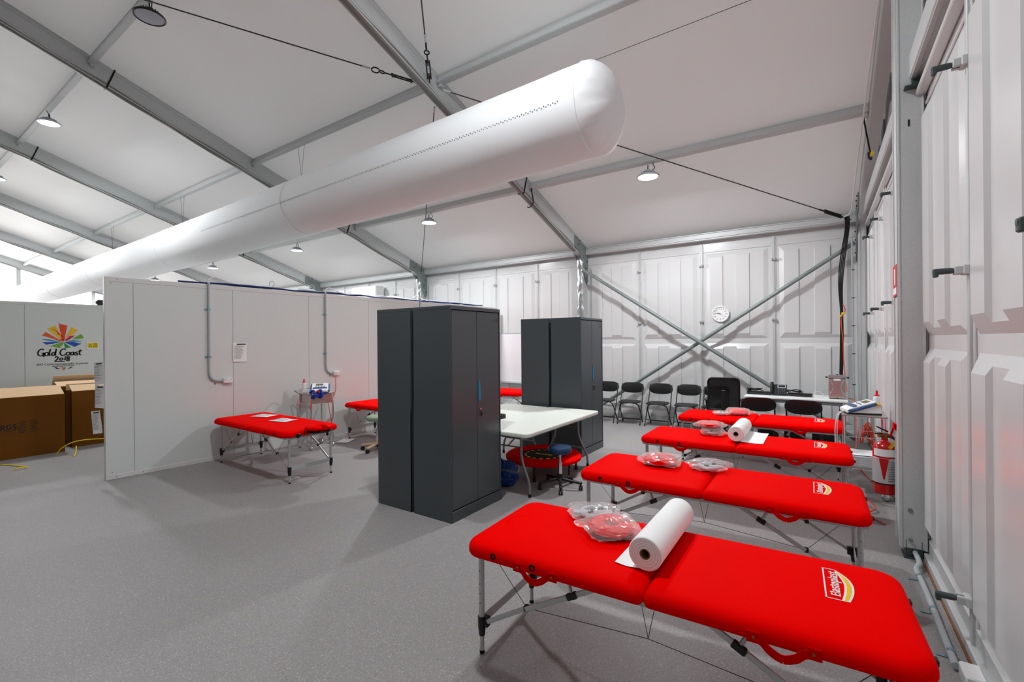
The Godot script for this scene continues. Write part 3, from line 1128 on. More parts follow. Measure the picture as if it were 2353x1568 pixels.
func partitions() -> void:
	# grey sandwich-panel partition, running away from the camera
	var wp := structure("wall_partition", "pale grey panel partition with two conduits")
	var ux := Vector3(0.069, 0, -0.9976)
	var uz := Vector3(0.9976, 0, 0.069)
	var T := Transform3D(Basis(ux, Vector3.UP, uz), Vector3(-7.17, 0, -1.81))
	var H := 2.475
	var edges := [0.02, 0.275, 1.415, 2.555, 3.695, 4.835, 5.975, 7.4]
	for i in 7:
		var mb := MB.new()
		mb.box(T * Transform3D(Basis(), Vector3((edges[i] + edges[i + 1]) / 2, H / 2, -0.038)), Vector3(edges[i + 1] - edges[i] - 0.003, H - 0.02, 0.07), 0.003)
		part(wp, "partition_panel", mb, M.partition_panel)
	for k: Array in [["top_channel", H - 0.028], ["base_channel", 0.028]]:
		var mb := MB.new()
		mb.box(T * Transform3D(Basis(), Vector3(3.7, k[1], -0.038)), Vector3(7.4, 0.056, 0.08), 0.003)
		part(wp, k[0], mb, M.partition_trim)
	var mb := MB.new()
	mb.box(T * Transform3D(Basis(), Vector3(0.014, H / 2, -0.038)), Vector3(0.03, H, 0.082), 0.003)
	part(wp, "end_channel", mb, M.partition_trim)
	mb = MB.new()
	for q: Array in [[0.06, 0.09], [0.1, 0.03], [0.36, 0.028], [0.06, 2.4], [0.12, 2.45]]:
		mb.box(T * Transform3D(Basis(), Vector3(q[0], q[1], 0.003)), Vector3(0.008, 0.008, 0.004))
	part(wp, "rivet", mb, M.rust)
	# conduits down to the sockets
	var cn := 0
	for c: Array in [[1.10, 1.14, 0.17], [2.84, 1.14, 0.13]]:
		var t := thing("conduit", ["grey conduit bending to the left wall socket", "grey conduit above the instrument trolley"][cn], "conduit")
		t.transform = T
		mb = MB.new()
		var x: float = c[0]
		mb.tube(smooth(pv([Vector3(x, H + 0.03, 0.022), Vector3(x, 1.5, 0.022), Vector3(x + 0.002, 1.24, 0.022), Vector3(x + 0.03, 1.16, 0.022), Vector3(x + 0.09, 1.125, 0.022), Vector3(x + c[2], 1.12, 0.022)]), 6), 0.0155, 10)
		part(t, "pipe", mb, M.conduit_grey)
		for y: float in [2.13, 1.465]:
			mb = MB.new()
			mb.bx(Vector3(x - 0.008, y, 0.012), Vector3(0.075, 0.022, 0.006), 0.002)
			mb.lathe(Transform3D(Basis(), Vector3(x, y - 0.011, 0.022)), p2([0.0165, 0.0, 0.0185, 0.0, 0.0185, 0.022, 0.0165, 0.022]), 12)
			part(t, "saddle", mb, M.saddle_zinc)
		mb = MB.new()
		mb.cyl(Vector3(x + 0.07, 1.095, 0.02), Vector3(x + 0.07, 1.07, 0.02), 0.006, 6)
		part(t, "screw", mb, M.iron_black)
		var sp := T * Vector3(x + c[2] + 0.06, 1.12, 0.0)
		socket("wall_socket", ["white double socket left of the notice sheet", "white double socket above the left trolley"][cn], sp, atan2(uz.x, uz.z))
		cn += 1
	var tp := T * Transform3D(Basis(), Vector3(1.50, 1.52, 0.012))
	sheet("notice_sheet", "white printed notice on the grey partition wall", tp, 0.185, 0.28, 13)
	# three sheets taped to the end of the partition
	var names := ["top sheet of three taped to the partition end", "middle sheet of three taped to the partition end", "lowest sheet of three taped to the partition end"]
	var ps := [[-7.235, 1.30, -1.77, 0.06], [-7.215, 1.02, -1.77, -0.02], [-7.255, 0.71, -1.75, 0.12]]
	for i in 3:
		var q: Array = ps[i]
		var b := Basis(Vector3.UP, 0.35) * Basis(Vector3.BACK, q[3])
		sheet("notice_sheet", names[i], Transform3D(b, Vector3(q[0], q[1], q[2])), 0.15, 0.275, 10 + i)
	# second partition with the painted emblem
	var wl := structure("wall_emblem", "pale grey partition with the colourful emblem")
	var z := 3.95
	while z > -7.5:
		mb = MB.new()
		mb.bx(Vector3(-11.54, 1.2, z - 0.577), Vector3(0.07, 2.39, 1.152), 0.003)
		part(wl, "partition_panel", mb, M.partition_panel)
		z -= 1.156
	mb = MB.new()
	mb.bx(Vector3(-11.54, 2.385, -1.8), Vector3(0.08, 0.05, 11.6), 0.003)
	part(wl, "top_channel", mb, M.partition_trim)
	emblem()
	var s := thing("warning_sign", "small yellow warning sign right of the emblem", "sign", Vector3(-11.502, 1.635, -2.73), PI / 2)
	mb = MB.new()
	mb.bx(Vector3(0, 0, 0.002), Vector3(0.186, 0.134, 0.003))
	part(s, "backing", mb, M.white_plastic)
	mb = MB.new()
	mb.bx(Vector3(0, 0, 0.005), Vector3(0.15, 0.1, 0.002))
	part(s, "plate", mb, M.strap_yellow)
	mb = MB.new()
	mb.prism(Transform3D(), p2([-0.065, -0.03, -0.012, -0.03, -0.038, 0.03]), 0.006, 0.0075)
	for i in 5:
		mb.bx(Vector3(0.035, 0.032 - 0.016 * i, 0.0068), Vector3(0.062, 0.005, 0.001))
	part(s, "print", mb, M.ink_black)
	mb = MB.new()
	mb.prism(Transform3D(), p2([-0.055, -0.024, -0.022, -0.024, -0.038, 0.018]), 0.0075, 0.0082)
	part(s, "triangle", mb, M.strap_yellow)
	var bb := thing("junction_box", "small black box on top of the emblem partition", "box", Vector3(-11.53, 2.41, -2.86))
	mb = MB.new()
	mb.bx(Vector3(0, 0.05, 0), Vector3(0.1, 0.1, 0.12), 0.008)
	mb.cyl(Vector3(0, 0.05, 0.06), Vector3(0, 0.05, 0.08), 0.03, 10)
	part(bb, "case", mb, M.black_plastic)
	# cables lying along the top of the grey partition
	var cols := ["blue_cable", "blue_cable", "cord_white", "pale_grey"]
	var dcb := thing("cable_bundle", "blue and white data cables lying along the partition top", "cable")
	dcb.transform = T
	for i in 4:
		var pts := PackedVector3Array()
		rng.seed = 90 + i
		var x := 0.75 + 0.35 * i
		while x < 7.0:
			pts.append(Vector3(x, H + 0.014 + (0.045 * rng.randf() if i > 1 else 0.022 * rng.randf()), -0.01 - 0.018 * i))
			x += rng.randf_range(0.15, 0.4)
		mb = MB.new()
		mb.tube(smooth(pts, 4), [0.013, 0.01, 0.008, 0.007][i], 6)
		part(dcb, "strand", mb, M[cols[i]])
	for i in 3:
		mb = MB.new()
		var x: float = [1.10, 2.84, 4.75][i]
		mb.tube(smooth(pv([Vector3(x, H + 0.035, 0.02), Vector3(x, H + 0.07, 0.015), Vector3(x + 0.1, H + 0.11, -0.01), Vector3(x + 0.3, H + 0.06, -0.05), Vector3(x + 0.55, H + 0.02, -0.06)]), 6), 0.008, 6)
		part(dcb, "strand", mb, M.cord_white, "white cable loop")
	for i in 3:
		var t := thing("cable_tray_box", ["pale fitting on the partition top behind the right conduit", "pale fitting on the partition top above the red table", "pale fitting on the far partition top"][i], "fitting")
		t.transform = T * Transform3D(Basis(), Vector3([2.55, 1.9, 4.3][i], H, -0.05))
		mb = MB.new()
		mb.bx(Vector3(0, 0.03, 0), Vector3([0.3, 0.1, 0.34][i], 0.06, 0.05), 0.006)
		mb.bx(Vector3(0, 0.064, 0), Vector3([0.24, 0.06, 0.28][i], 0.012, 0.03), 0.003)
		part(t, "case", mb, M.white_plastic)
		mb = MB.new()
		mb.tube(smooth(pv([Vector3(0.05, 0.06, 0), Vector3(0.06, 0.12, 0), Vector3(0.1, 0.14, 0), Vector3(0.13, 0.1, 0), Vector3(0.1, 0.06, 0)]), 4), 0.006, 6)
		part(t, "lead", mb, M.pale_grey)
	var st := thing("threaded_rod", "thin grey rod standing on the far partition top", "rod")
	st.transform = T * Transform3D(Basis(), Vector3(4.92, H, 0.0))
	mb = MB.new()
	mb.cyl(Vector3(0, -0.1, 0.01), Vector3(0, 0.07, 0.01), 0.012, 8)
	part(st, "rod", mb, M.conduit_grey)
	var ac := thing("air_conditioner", "white boxed unit on the back wall beyond the partition", "air conditioner", Vector3(-11.6, 2.98, -9.2))
	mb = MB.new()
	mb.bx(Vector3(0, 0.19, 0), Vector3(1.15, 0.36, 0.34), 0.03)
	part(ac, "case", mb, M.white_plastic)
	mb = MB.new()
	for i in 5:
		mb.bx(Vector3(0, 0.05 + 0.025 * i, 0.172), Vector3(1.0, 0.008, 0.008), 0.002)
	part(ac, "louvre", mb, M.pale_grey)

# the painted emblem: shapes in wall coordinates (z, y) seen from the room
func emblem() -> void:
	var t := thing("painted_emblem", "colourful sunburst emblem with black brush lettering on partition", "emblem", Vector3(-11.503, 0, 0), PI / 2)
	# local x = -z of the room, local y up, local z towards the room
	var sets := [
		["logo_deep_orange", "orange_ray", [-2.257, 2.083, -2.272, 2.031, -2.375, 2.006, -2.337, 1.754, -2.312, 1.745, -2.275, 1.924]],
		["logo_yellow", "yellow_ray", [-2.11, 1.944, -2.22, 1.999, -2.307, 1.757, -2.284, 1.745]],
		["logo_orange", "orange_ray", [-2.043, 1.824, -2.094, 1.883, -2.268, 1.745, -2.262, 1.727]],
		["logo_cyan", "wave", [-2.04, 1.76, -2.148, 1.745, -2.29, 1.708, -2.191, 1.712, -2.053, 1.745]],
		["logo_blue", "blue_ray", [-2.05, 1.701, -2.29, 1.705, -2.191, 1.674, -2.095, 1.656]],
		["logo_lime", "green_ray", [-2.148, 1.63, -2.317, 1.704, -2.321, 1.678, -2.273, 1.593]],
		["logo_green", "green_ray", [-2.328, 1.696, -2.336, 1.681, -2.423, 1.6, -2.345, 1.586]],
		["logo_blue", "blue_ray", [-2.334, 1.699, -2.447, 1.705, -2.568, 1.666, -2.538, 1.651, -2.475, 1.611]],
		["logo_yellow", "yellow_ray", [-2.346, 1.745, -2.435, 1.979, -2.523, 1.916, -2.379, 1.772]],
		["logo_lime", "green_ray", [-2.447, 1.745, -2.493, 1.803, -2.569, 1.848, -2.606, 1.772]],
		["logo_teal", "wave", [-2.345, 1.711, -2.447, 1.734, -2.591, 1.718, -2.539, 1.707]],
		["logo_red", "swimmer", [-2.16, 1.956, -2.247, 1.9, -2.272, 1.852, -2.329, 1.79, -2.337, 1.745, -2.325, 1.711, -2.251, 1.734, -2.301, 1.757, -2.285, 1.83, -2.236, 1.848, -2.252, 1.876]],
		["logo_pink", "swimmer", [-2.336, 1.726, -2.402, 1.811, -2.482, 1.822, -2.447, 1.788, -2.379, 1.729]],
	]
	var k := 0
	for s: Array in sets:
		var mb := MB.new()
		var poly := PackedVector2Array()
		var a: Array = s[2]
		for i in range(0, a.size(), 2):
			poly.append(Vector2(-a[i], a[i + 1]))
		mb.prism(Transform3D(), poly, 0.0, 0.0015 + 0.0004 * k)
		part(t, s[1], mb, M[s[0]])
		k += 1
	# brush lettering
	var gl := {
		"G": [[0.62, 0.86, 0.42, 1.0, 0.15, 0.82, 0.02, 0.42, 0.14, 0.08, 0.4, 0.06, 0.58, 0.24, 0.6, 0.42, 0.38, 0.4], [0.6, 0.42, 0.62, 0.1, 0.6, -0.12]],
		"C": [[0.62, 0.86, 0.42, 1.0, 0.15, 0.82, 0.02, 0.42, 0.14, 0.08, 0.4, 0.05, 0.64, 0.22]],
		"o": [[0.3, 0.5, 0.1, 0.44, 0.02, 0.22, 0.16, 0.04, 0.36, 0.12, 0.42, 0.36, 0.28, 0.5, 0.2, 0.46]],
		"l": [[0.16, 1.0, 0.06, 0.5, 0.04, 0.12, 0.16, 0.06]],
		"d": [[0.4, 0.44, 0.18, 0.48, 0.03, 0.24, 0.14, 0.04, 0.32, 0.16, 0.46, 0.6, 0.52, 1.0], [0.48, 0.7, 0.42, 0.2, 0.5, 0.05]],
		"a": [[0.4, 0.46, 0.18, 0.5, 0.03, 0.24, 0.14, 0.04, 0.32, 0.18, 0.42, 0.48], [0.42, 0.48, 0.38, 0.16, 0.5, 0.05]],
		"s": [[0.34, 0.5, 0.16, 0.48, 0.08, 0.36, 0.28, 0.22, 0.24, 0.06, 0.02, 0.06]],
		"t": [[0.2, 0.86, 0.12, 0.4, 0.14, 0.08, 0.3, 0.08], [-0.02, 0.6, 0.44, 0.68]],
		"2": [[0.06, 0.7, 0.2, 0.92, 0.42, 0.78, 0.3, 0.4, 0.0, 0.04], [0.0, 0.04, 0.4, 0.04, 1.3, 0.0]],
		"0": [[0.3, 0.66, 0.1, 0.58, 0.04, 0.34, 0.2, 0.22, 0.4, 0.36, 0.42, 0.58, 0.28, 0.66]],
		"1": [[0.22, 0.92, 0.12, 0.2]],
		"8": [[0.38, 0.86, 0.14, 0.84, 0.12, 0.62, 0.34, 0.44, 0.36, 0.16, 0.12, 0.1, 0.06, 0.3, 0.3, 0.52, 0.42, 0.74, 0.34, 0.88]],
	}
	var adv := {"G": 0.72, "C": 0.68, "o": 0.5, "l": 0.26, "d": 0.66, "a": 0.54, "s": 0.42, "t": 0.5, "2": 0.5, "0": 0.48, "1": 0.26, "8": 0.48, " ": 0.3}
	for line: Array in [["Gold Coast", 1.988, 1.452, 0.125, 0.115], ["2018", 2.205, 1.345, 0.1, 0.118]]:
		var x := 0.0
		for ch: String in line[0]:
			if ch != " ":
				var mb := MB.new()
				for p: Array in gl[ch]:
					stroke(mb, p, 0.021, Vector2(line[1] + x * line[4], line[2]), line[3])
				for i in mb.v.size():
					mb.v[i].z += 0.003
				part(t, "letter_" + ch.to_lower() if ch.is_valid_identifier() else "digit", mb, M.ink_black)
			x += adv[ch] * (1.02 if line[0] != "2018" else 1.05)
	lettering(t, "lettering", "XXI Commonwealth Games", 0.036, at(2.318, 1.300, 0.002), M.ink_black, "Droid Sans", 0.0015, 400, false, 1.13)
	var mb := MB.new()
	mb.bx(Vector3(2.32, 1.262, 0.002), Vector3(0.295, 0.009, 0.002))
	mb.prism(Transform3D(), p2([2.195, 1.245, 2.225, 1.243, 2.25, 1.222, 2.285, 1.212, 2.235, 1.213]), 0.001, 0.003)
	mb.prism(Transform3D(), p2([2.45, 1.245, 2.42, 1.243, 2.395, 1.222, 2.36, 1.212, 2.41, 1.213]), 0.001, 0.003)
	part(t, "crest", mb, M.ink_black)
	for i in 3:
		mb = MB.new()
		var x := 2.3 + 0.017 * i
		mb.prism(Transform3D(), p2([x, 1.243, x + 0.014, 1.243, 2.322 + 0.006 * (i - 1) + 0.004, 1.175 + 0.012 * absf(i - 1), 2.322 + 0.006 * (i - 1) - 0.003, 1.175 + 0.012 * absf(i - 1)]), 0.001, 0.003)
		part(t, "crest_stripe", mb, [M.logo_red, M.logo_yellow, M.logo_blue][i])

# ---------------------------------------------------------------- furniture
const PAD := [0.022, 0.0, 0.006, 0.004, 0.0, 0.016, 0.0, 0.034, 0.005, 0.05, 0.016, 0.063, 0.036, 0.072, 0.075, 0.0765, 0.15, 0.078]

func bed(label: String, pos: Vector3, yaw: float, logo := true) -> Node3D:
	var t := thing("treatment_table", label, "massage table", pos, yaw, "red folding treatment tables")
	var yb := 0.545
	var L := 1.87
	var W := 0.735
	for s: float in [-1.0, 1.0]:
		var mb := MB.new()
		var r := [0.03, 0.10, 0.10, 0.03] if s < 0 else [0.10, 0.03, 0.03, 0.10]
		cushion(mb, at(s * L / 4, yb, 0), L / 2 - 0.004, W, r, p2(PAD), 6)
		var pd := part(t, "pad", mb, M.red_vinyl)
		# carrying strap
		mb = MB.new()
		var x0 := 0.40 if s > 0 else -0.60
		var zf := W / 2
		var pts := smooth(pv([Vector3(x0, yb + 0.022, zf + 0.004), Vector3(x0 + 0.035, yb + 0.012, zf + 0.006), Vector3(x0 + 0.06, yb - 0.008, zf + 0.012), Vector3(x0 + 0.10, yb - 0.022, zf + 0.016), Vector3(x0 + 0.14, yb - 0.008, zf + 0.012), Vector3(x0 + 0.165, yb + 0.012, zf + 0.006), Vector3(x0 + 0.2, yb + 0.02, zf + 0.004)]), 4)
		for i in pts.size() - 1:
			mb.bar(pts[i], pts[i + 1] + (pts[i + 1] - pts[i]) * 0.15, 0.004, 0.03, Vector3.UP)
		part(pd, "carry_strap", mb, M.red_strap)
		mb = MB.new()
		mb.bx(Vector3(0, yb + 0.02, zf + 0.003), Vector3(0.045, 0.042, 0.006), 0.002)
		var patch := mb.mesh(M.red_strap)
		for x: float in [x0 + 0.006, x0 + 0.194]:
			share(pd, "strap_patch", patch, Transform3D(Basis(), Vector3(x, 0, 0)))
		mb = MB.new()
		for x: float in [x0 + 0.008, x0 + 0.192]:
			mb.lathe(Transform3D(Basis(Vector3.RIGHT, PI / 2), Vector3(x, yb + 0.02, zf + 0.006)), p2([0.006, 0.0, 0.005, 0.003, 0.0, 0.004]), 8)
		part(pd, "rivet", mb, M.brass)
		if s < 0:
			for x: float in [-0.735, -0.515]:
				for zz: float in [-1.0, 1.0]:
					mb = MB.new()
					mb.lathe(Transform3D(Basis(Vector3.RIGHT, zz * PI / 2), Vector3(x, yb + 0.036, zz * (W / 2 - 0.001))), p2([0.016, 0.0, 0.0165, 0.003, 0.010, 0.004, 0.008, 0.0, 0.0, -0.002]), 14)
					part(pd, "grommet", mb, M.black_rubber)
		# face hole outline at the head end
		if s < 0:
			mb = MB.new()
			var ring := PackedVector3Array()
			for k in 28:
				var a := TAU * k / 28
				ring.append(Vector3(-0.80 + cos(a) * 0.055, yb + 0.0763, 0.0 + sin(a) * 0.085))
			mb.tube(ring, 0.0022, 4, true)
			part(pd, "face_hole_seam", mb, M.red_strap)
	if logo:
		# printed patch at the foot end; reads along z
		var lg := Transform3D(Basis(Vector3(0, 0, -1), Vector3(-1, 0, 0), Vector3(0, 1, 0)), Vector3(0.692, yb + 0.0786, -0.085))
		var mb := MB.new()
		mb.bx(lg * Vector3(0, 0.047, 0.0005), Vector3(0.0055, 0.001, 0.275))
		mb.bx(lg * Vector3(-0.1355, 0.012, 0.0005), Vector3(0.072, 0.001, 0.004))
		mb.bx(lg * Vector3(0.1355, 0.024, 0.0005), Vector3(0.048, 0.001, 0.004))
		part(t, "logo_outline", mb, M.white_print)
		for q: Array in [[0.0045, "white_print", 0.0008], [-0.0035, "yellow_print", 0.0014]]:
			var g: float = q[0]
			var outer := smooth(pv([Vector3(-0.1345 - g * 0.3, -0.026 - g, 0), Vector3(-0.06, -0.044 - g, 0), Vector3(0.015, -0.048 - g, 0), Vector3(0.08, -0.032 - g, 0), Vector3(0.130 + g * 0.6, 0.0 - g * 0.5, 0)]), 6)
			var inner := smooth(pv([Vector3(0.124 + g * 0.6, 0.002 + g * 0.5, 0), Vector3(0.08, -0.013 + g, 0), Vector3(0.015, -0.025 + g, 0), Vector3(-0.06, -0.021 + g, 0), Vector3(-0.1345 - g * 0.3, -0.008 + g, 0)]), 6)
			var poly := PackedVector2Array()
			for p in outer:
				poly.append(Vector2(p.x, p.y))
			for p in inner:
				poly.append(Vector2(p.x, p.y))
			mb = MB.new()
			mb.prism(lg, poly, 0.0, q[2])
			part(t, "logo_swoosh", mb, M[q[1]])
		lettering(t, "logo_lettering", "Elastoplast", 0.033, lg * at(0.002, 0.013, 0.001), M.white_print, "Droid Sans", 0.001, 700, false, 0.92)
	# folding aluminium frame
	var rail := MB.new()
	for s: float in [-1.0, 1.0]:
		rail.bx(Vector3(0, yb - 0.012, s * 0.30), Vector3(L - 0.16, 0.024, 0.03), 0.003)
	for s: float in [-0.9, -0.02, 0.02, 0.9]:
		rail.bx(Vector3(s, yb - 0.012, 0), Vector3(0.03, 0.024, 0.6), 0.003)
	part(t, "under_frame", rail, M.leg_aluminium)
	for sx: float in [-1.0, 1.0]:
		var xl := sx * 0.875
		for sz: float in [-1.0, 1.0]:
			var z := sz * 0.27
			var mb := MB.new()
			mb.cyl(Vector3(xl, 0.145, z), Vector3(xl, yb - 0.005, z), 0.0155, 12)
			var lg := part(t, "leg", mb, M.leg_aluminium)
			mb = MB.new()
			mb.cyl(Vector3(xl, 0.012, z), Vector3(xl, 0.16, z), 0.012, 12)
			part(lg, "extension", mb, M.leg_aluminium)
			mb = MB.new()
			mb.cyl(Vector3(xl, 0.0, z), Vector3(xl, 0.018, z), 0.0135, 12)
			part(lg, "foot_cap", mb, M.black_rubber)
			mb = MB.new()
			mb.lathe(at(xl, 0.095, z), p2([0.0, 0.0, 0.016, 0.0, 0.019, 0.03, 0.0215, 0.045, 0.0215, 0.1, 0.0, 0.1]), 12)
			mb.bx(Vector3(xl - sx * 0.024, 0.17, z - sz * 0.01), Vector3(0.03, 0.055, 0.03), 0.004)
			part(lg, "clamp", mb, M.black_plastic)
			mb = MB.new()
			for y: float in [0.27, 0.32, 0.37, 0.44]:
				mb.cyl(Vector3(xl, y, z + sz * 0.0145), Vector3(xl, y, z + sz * 0.0162), 0.003, 6)
			part(lg, "pin_hole", mb, M.black_rubber)
			# folding strut, link and cable
			var a := Vector3(xl - sx * 0.035, 0.175, z)
			var j := Vector3(sx * 0.60, 0.318, z)
			var b := Vector3(sx * 0.20, yb - 0.012, z)
			mb = MB.new()
			mb.bar(a, j, 0.014, 0.022, Vector3.UP, 0.003)
			mb.bar(j + Vector3(0, 0, sz * 0.014), b, 0.014, 0.024, Vector3.UP, 0.003)
			var st := part(t, "strut", mb, M.leg_aluminium)
			mb = MB.new()
			var sl := j.lerp(b, 0.62) + Vector3(0, 0, sz * 0.006)
			mb.bar(sl - (b - j).normalized() * 0.028, sl + (b - j).normalized() * 0.028, 0.026, 0.03, Vector3.UP, 0.004)
			part(st, "sleeve", mb, M.black_plastic)
			mb = MB.new()
			mb.bx(j, Vector3(0.028, 0.03, 0.028), 0.005)
			part(st, "joint", mb, M.black_plastic)
			mb = MB.new()
			mb.bar(sl, Vector3(sl.x + sx * 0.055, yb - 0.01, z - sz * 0.05), 0.012, 0.02, Vector3.UP, 0.003)
			part(st, "link", mb, M.leg_aluminium)
			mb = MB.new()
			mb.cyl(Vector3(sx * 0.80, yb - 0.006, z), j, 0.0016, 5)
			mb.cyl(j, Vector3(0.0, 0.365, z), 0.0016, 5)
			mb.cyl(Vector3(sx * 0.035, yb - 0.006, z), Vector3(0.0, 0.365, z), 0.0016, 5)
			part(t, "tension_cable", mb, M.cable_steel)
		var mb := MB.new()
		mb.bx(Vector3(xl, 0.172, 0), Vector3(0.006, 0.05, 0.51), 0.002)
		part(t, "cross_rail", mb, M.leg_aluminium)
	for sz: float in [-0.2, 0.2]:
		var mb := MB.new()
		mb.bx(Vector3(L / 2 + 0.004, yb + 0.018, sz), Vector3(0.014, 0.022, 0.03), 0.003)
		part(t, "latch", mb, M.black_plastic)
	return t

# horseshoe cushion in the xz plane
func horseshoe(mb: MB, t: Transform3D, R: float, r: float, h: float, gap := 0.6) -> void:
	var pts := PackedVector3Array()
	for k in 25:
		var a := gap / 2 + (TAU - gap) * k / 24
		pts.append(t * Vector3(cos(a) * R, h, sin(a) * R * 1.05))
	mb.tube(pts, r, 12, false, h / r)

func film_blob(mb: MB, t: Transform3D, s: Vector3, seed_: int, spikes := []) -> void:
	# crumpled film: faceted, pinched at the corners of the bag
	var nz := FastNoiseLite.new()
	nz.seed = seed_
	nz.frequency = 1.0
	nz.fractal_octaves = 3
	var nf := FastNoiseLite.new()
	nf.seed = seed_ + 100
	nf.frequency = 5.0
	nf.noise_type = FastNoiseLite.TYPE_CELLULAR
	nf.cellular_return_type = FastNoiseLite.RETURN_DISTANCE2_SUB
	var rows := []
	for i in 25:
		var row := PackedVector3Array()
		var th := PI * i / 24.0
		for k in 56:
			var ph := TAU * k / 56 + 0.05 * sin(i * 2.7)
			var d := Vector3(sin(th) * cos(ph), cos(th), sin(th) * sin(ph))
			var m := 1.0 + 0.12 * nz.get_noise_3dv(d * 1.5) + 0.2 * nf.get_noise_3dv(d * Vector3(0.6, 1.2, 0.6))
			for q: Array in spikes:
				m += q[1] * exp(-pow(angle_difference(ph, q[0]) / 0.2, 2)) * pow(sin(th), 8)
			var e := 1.0 / pow(pow(absf(d.x), 5) + pow(absf(d.z), 5) + 0.5 * pow(absf(d.y), 5) + 1e-5, 0.2)
			var p := d * lerpf(1.0, e, 0.55) * m
			row.append(t * Vector3(p.x * s.x, maxf(p.y, -0.84) * s.y, p.z * s.z))
		rows.append(row)
	for i in 24:
		for k in 56:
			var k2 := (k + 1) % 56
			if (i + k) % 2 == 0:
				mb.tri(rows[i][k], rows[i][k2], rows[i + 1][k2])
				mb.tri(rows[i][k], rows[i + 1][k2], rows[i + 1][k])
			else:
				mb.tri(rows[i][k], rows[i][k2], rows[i + 1][k])
				mb.tri(rows[i][k2], rows[i + 1][k2], rows[i + 1][k])

func bag(label: String, pos: Vector3, yaw: float, s: Vector3, kind: String, seed_: int) -> void:
	var t := thing("plastic_bag", label, "plastic bag", pos, yaw, "bagged face cradles on the red tables")
	var mb := MB.new()
	if kind == "cushion":
		horseshoe(mb, at(0, 0.012, 0), s.x * 0.46, s.x * 0.27, s.y * 0.62)
		part(t, "face_cushion", mb, M.red_vinyl)
		mb = MB.new()
		cushion(mb, at(0, 0.006, 0), s.x * 1.3, s.z * 1.3, [0.06, 0.06, 0.06, 0.06], p2([0.004, 0.0, 0.0, 0.003, 0.0, 0.01, 0.004, 0.012]), 4)
		part(t, "cradle_board", mb, M.black_plastic)
	else:
		horseshoe(mb, at(0, 0.01, 0), s.x * 0.4, 0.014, 0.014, 1.2)
		mb.bar(Vector3(-s.x * 0.7, 0.02, 0), Vector3(s.x * 0.6, 0.03, 0.03), 0.05, 0.02, Vector3.UP, 0.004)
		part(t, "cradle_frame", mb, M.pale_grey)
		mb = MB.new()
		mb.cyl(Vector3(-s.x * 0.2, 0.03, s.z * 0.3), Vector3(-s.x * 0.02, 0.035, s.z * 0.3), 0.016, 10)
		part(t, "clamp_knob", mb, M.black_plastic)
		mb = MB.new()
		mb.cyl(Vector3(s.x * 0.2, 0.03, -s.z * 0.2), Vector3(s.x * 0.32, 0.03, -s.z * 0.25), 0.014, 10)
		part(t, "clamp_knob", mb, M.black_plastic)
	mb = MB.new()
	film_blob(mb, at(0, s.y * 0.9, 0), s, seed_, [[0.4 + seed_, 0.32], [2.3 + seed_, 0.28], [4.1 + seed_, 0.2]])
	part(t, "clear_film", mb, M.clear_bag, "crumpled clear plastic film")

func paper_roll(label: String, pos: Vector3, yaw: float, R: float, L: float, tail: float) -> void:
	# lies along local z; the loose end runs along local x
	var t := thing("paper_roll", label, "paper roll", pos, yaw, "white couch paper rolls")
	var mb := MB.new()
	var lie := Transform3D(Basis(Vector3.RIGHT, PI / 2), Vector3(0, R, -L / 2))
	mb.lathe(lie, p2([0.024, 0.0, R - 0.004, 0.0, R, 0.004, R, L - 0.004, R - 0.004, L, 0.024, L]), 36)
	part(t, "paper", mb, M.paper_roll)
	mb = MB.new()
	mb.lathe(lie, p2([0.019, -0.001, 0.024, -0.001, 0.024, L + 0.001, 0.019, L + 0.001, 0.019, -0.001]), 20)
	part(t, "core", mb, M.core_brown)
	mb = MB.new()
	for k in 4:
		var ring := PackedVector3Array()
		for i in 30:
			ring.append(lie * Vector3(cos(TAU * i / 30) * (0.034 + 0.012 * k), L + 0.0002, sin(TAU * i / 30) * (0.034 + 0.012 * k)))
		mb.tube(ring, 0.0006, 4, true)
	part(t, "winding_edge", mb, M.pale_grey)
	mb = MB.new()
	var rows := []
	for i in 9:
		var f := i / 8.0
		rows.append(pv([Vector3(tail * f, 0.004 + 0.004 * sin(f * 6.0), -L / 2), Vector3(tail * f, 0.004 + 0.003 * sin(f * 6.0 + 1), L / 2)]))
	mb.grid(rows, false, false, tail > 0)
	part(t, "loose_end", mb, M.paper_roll)

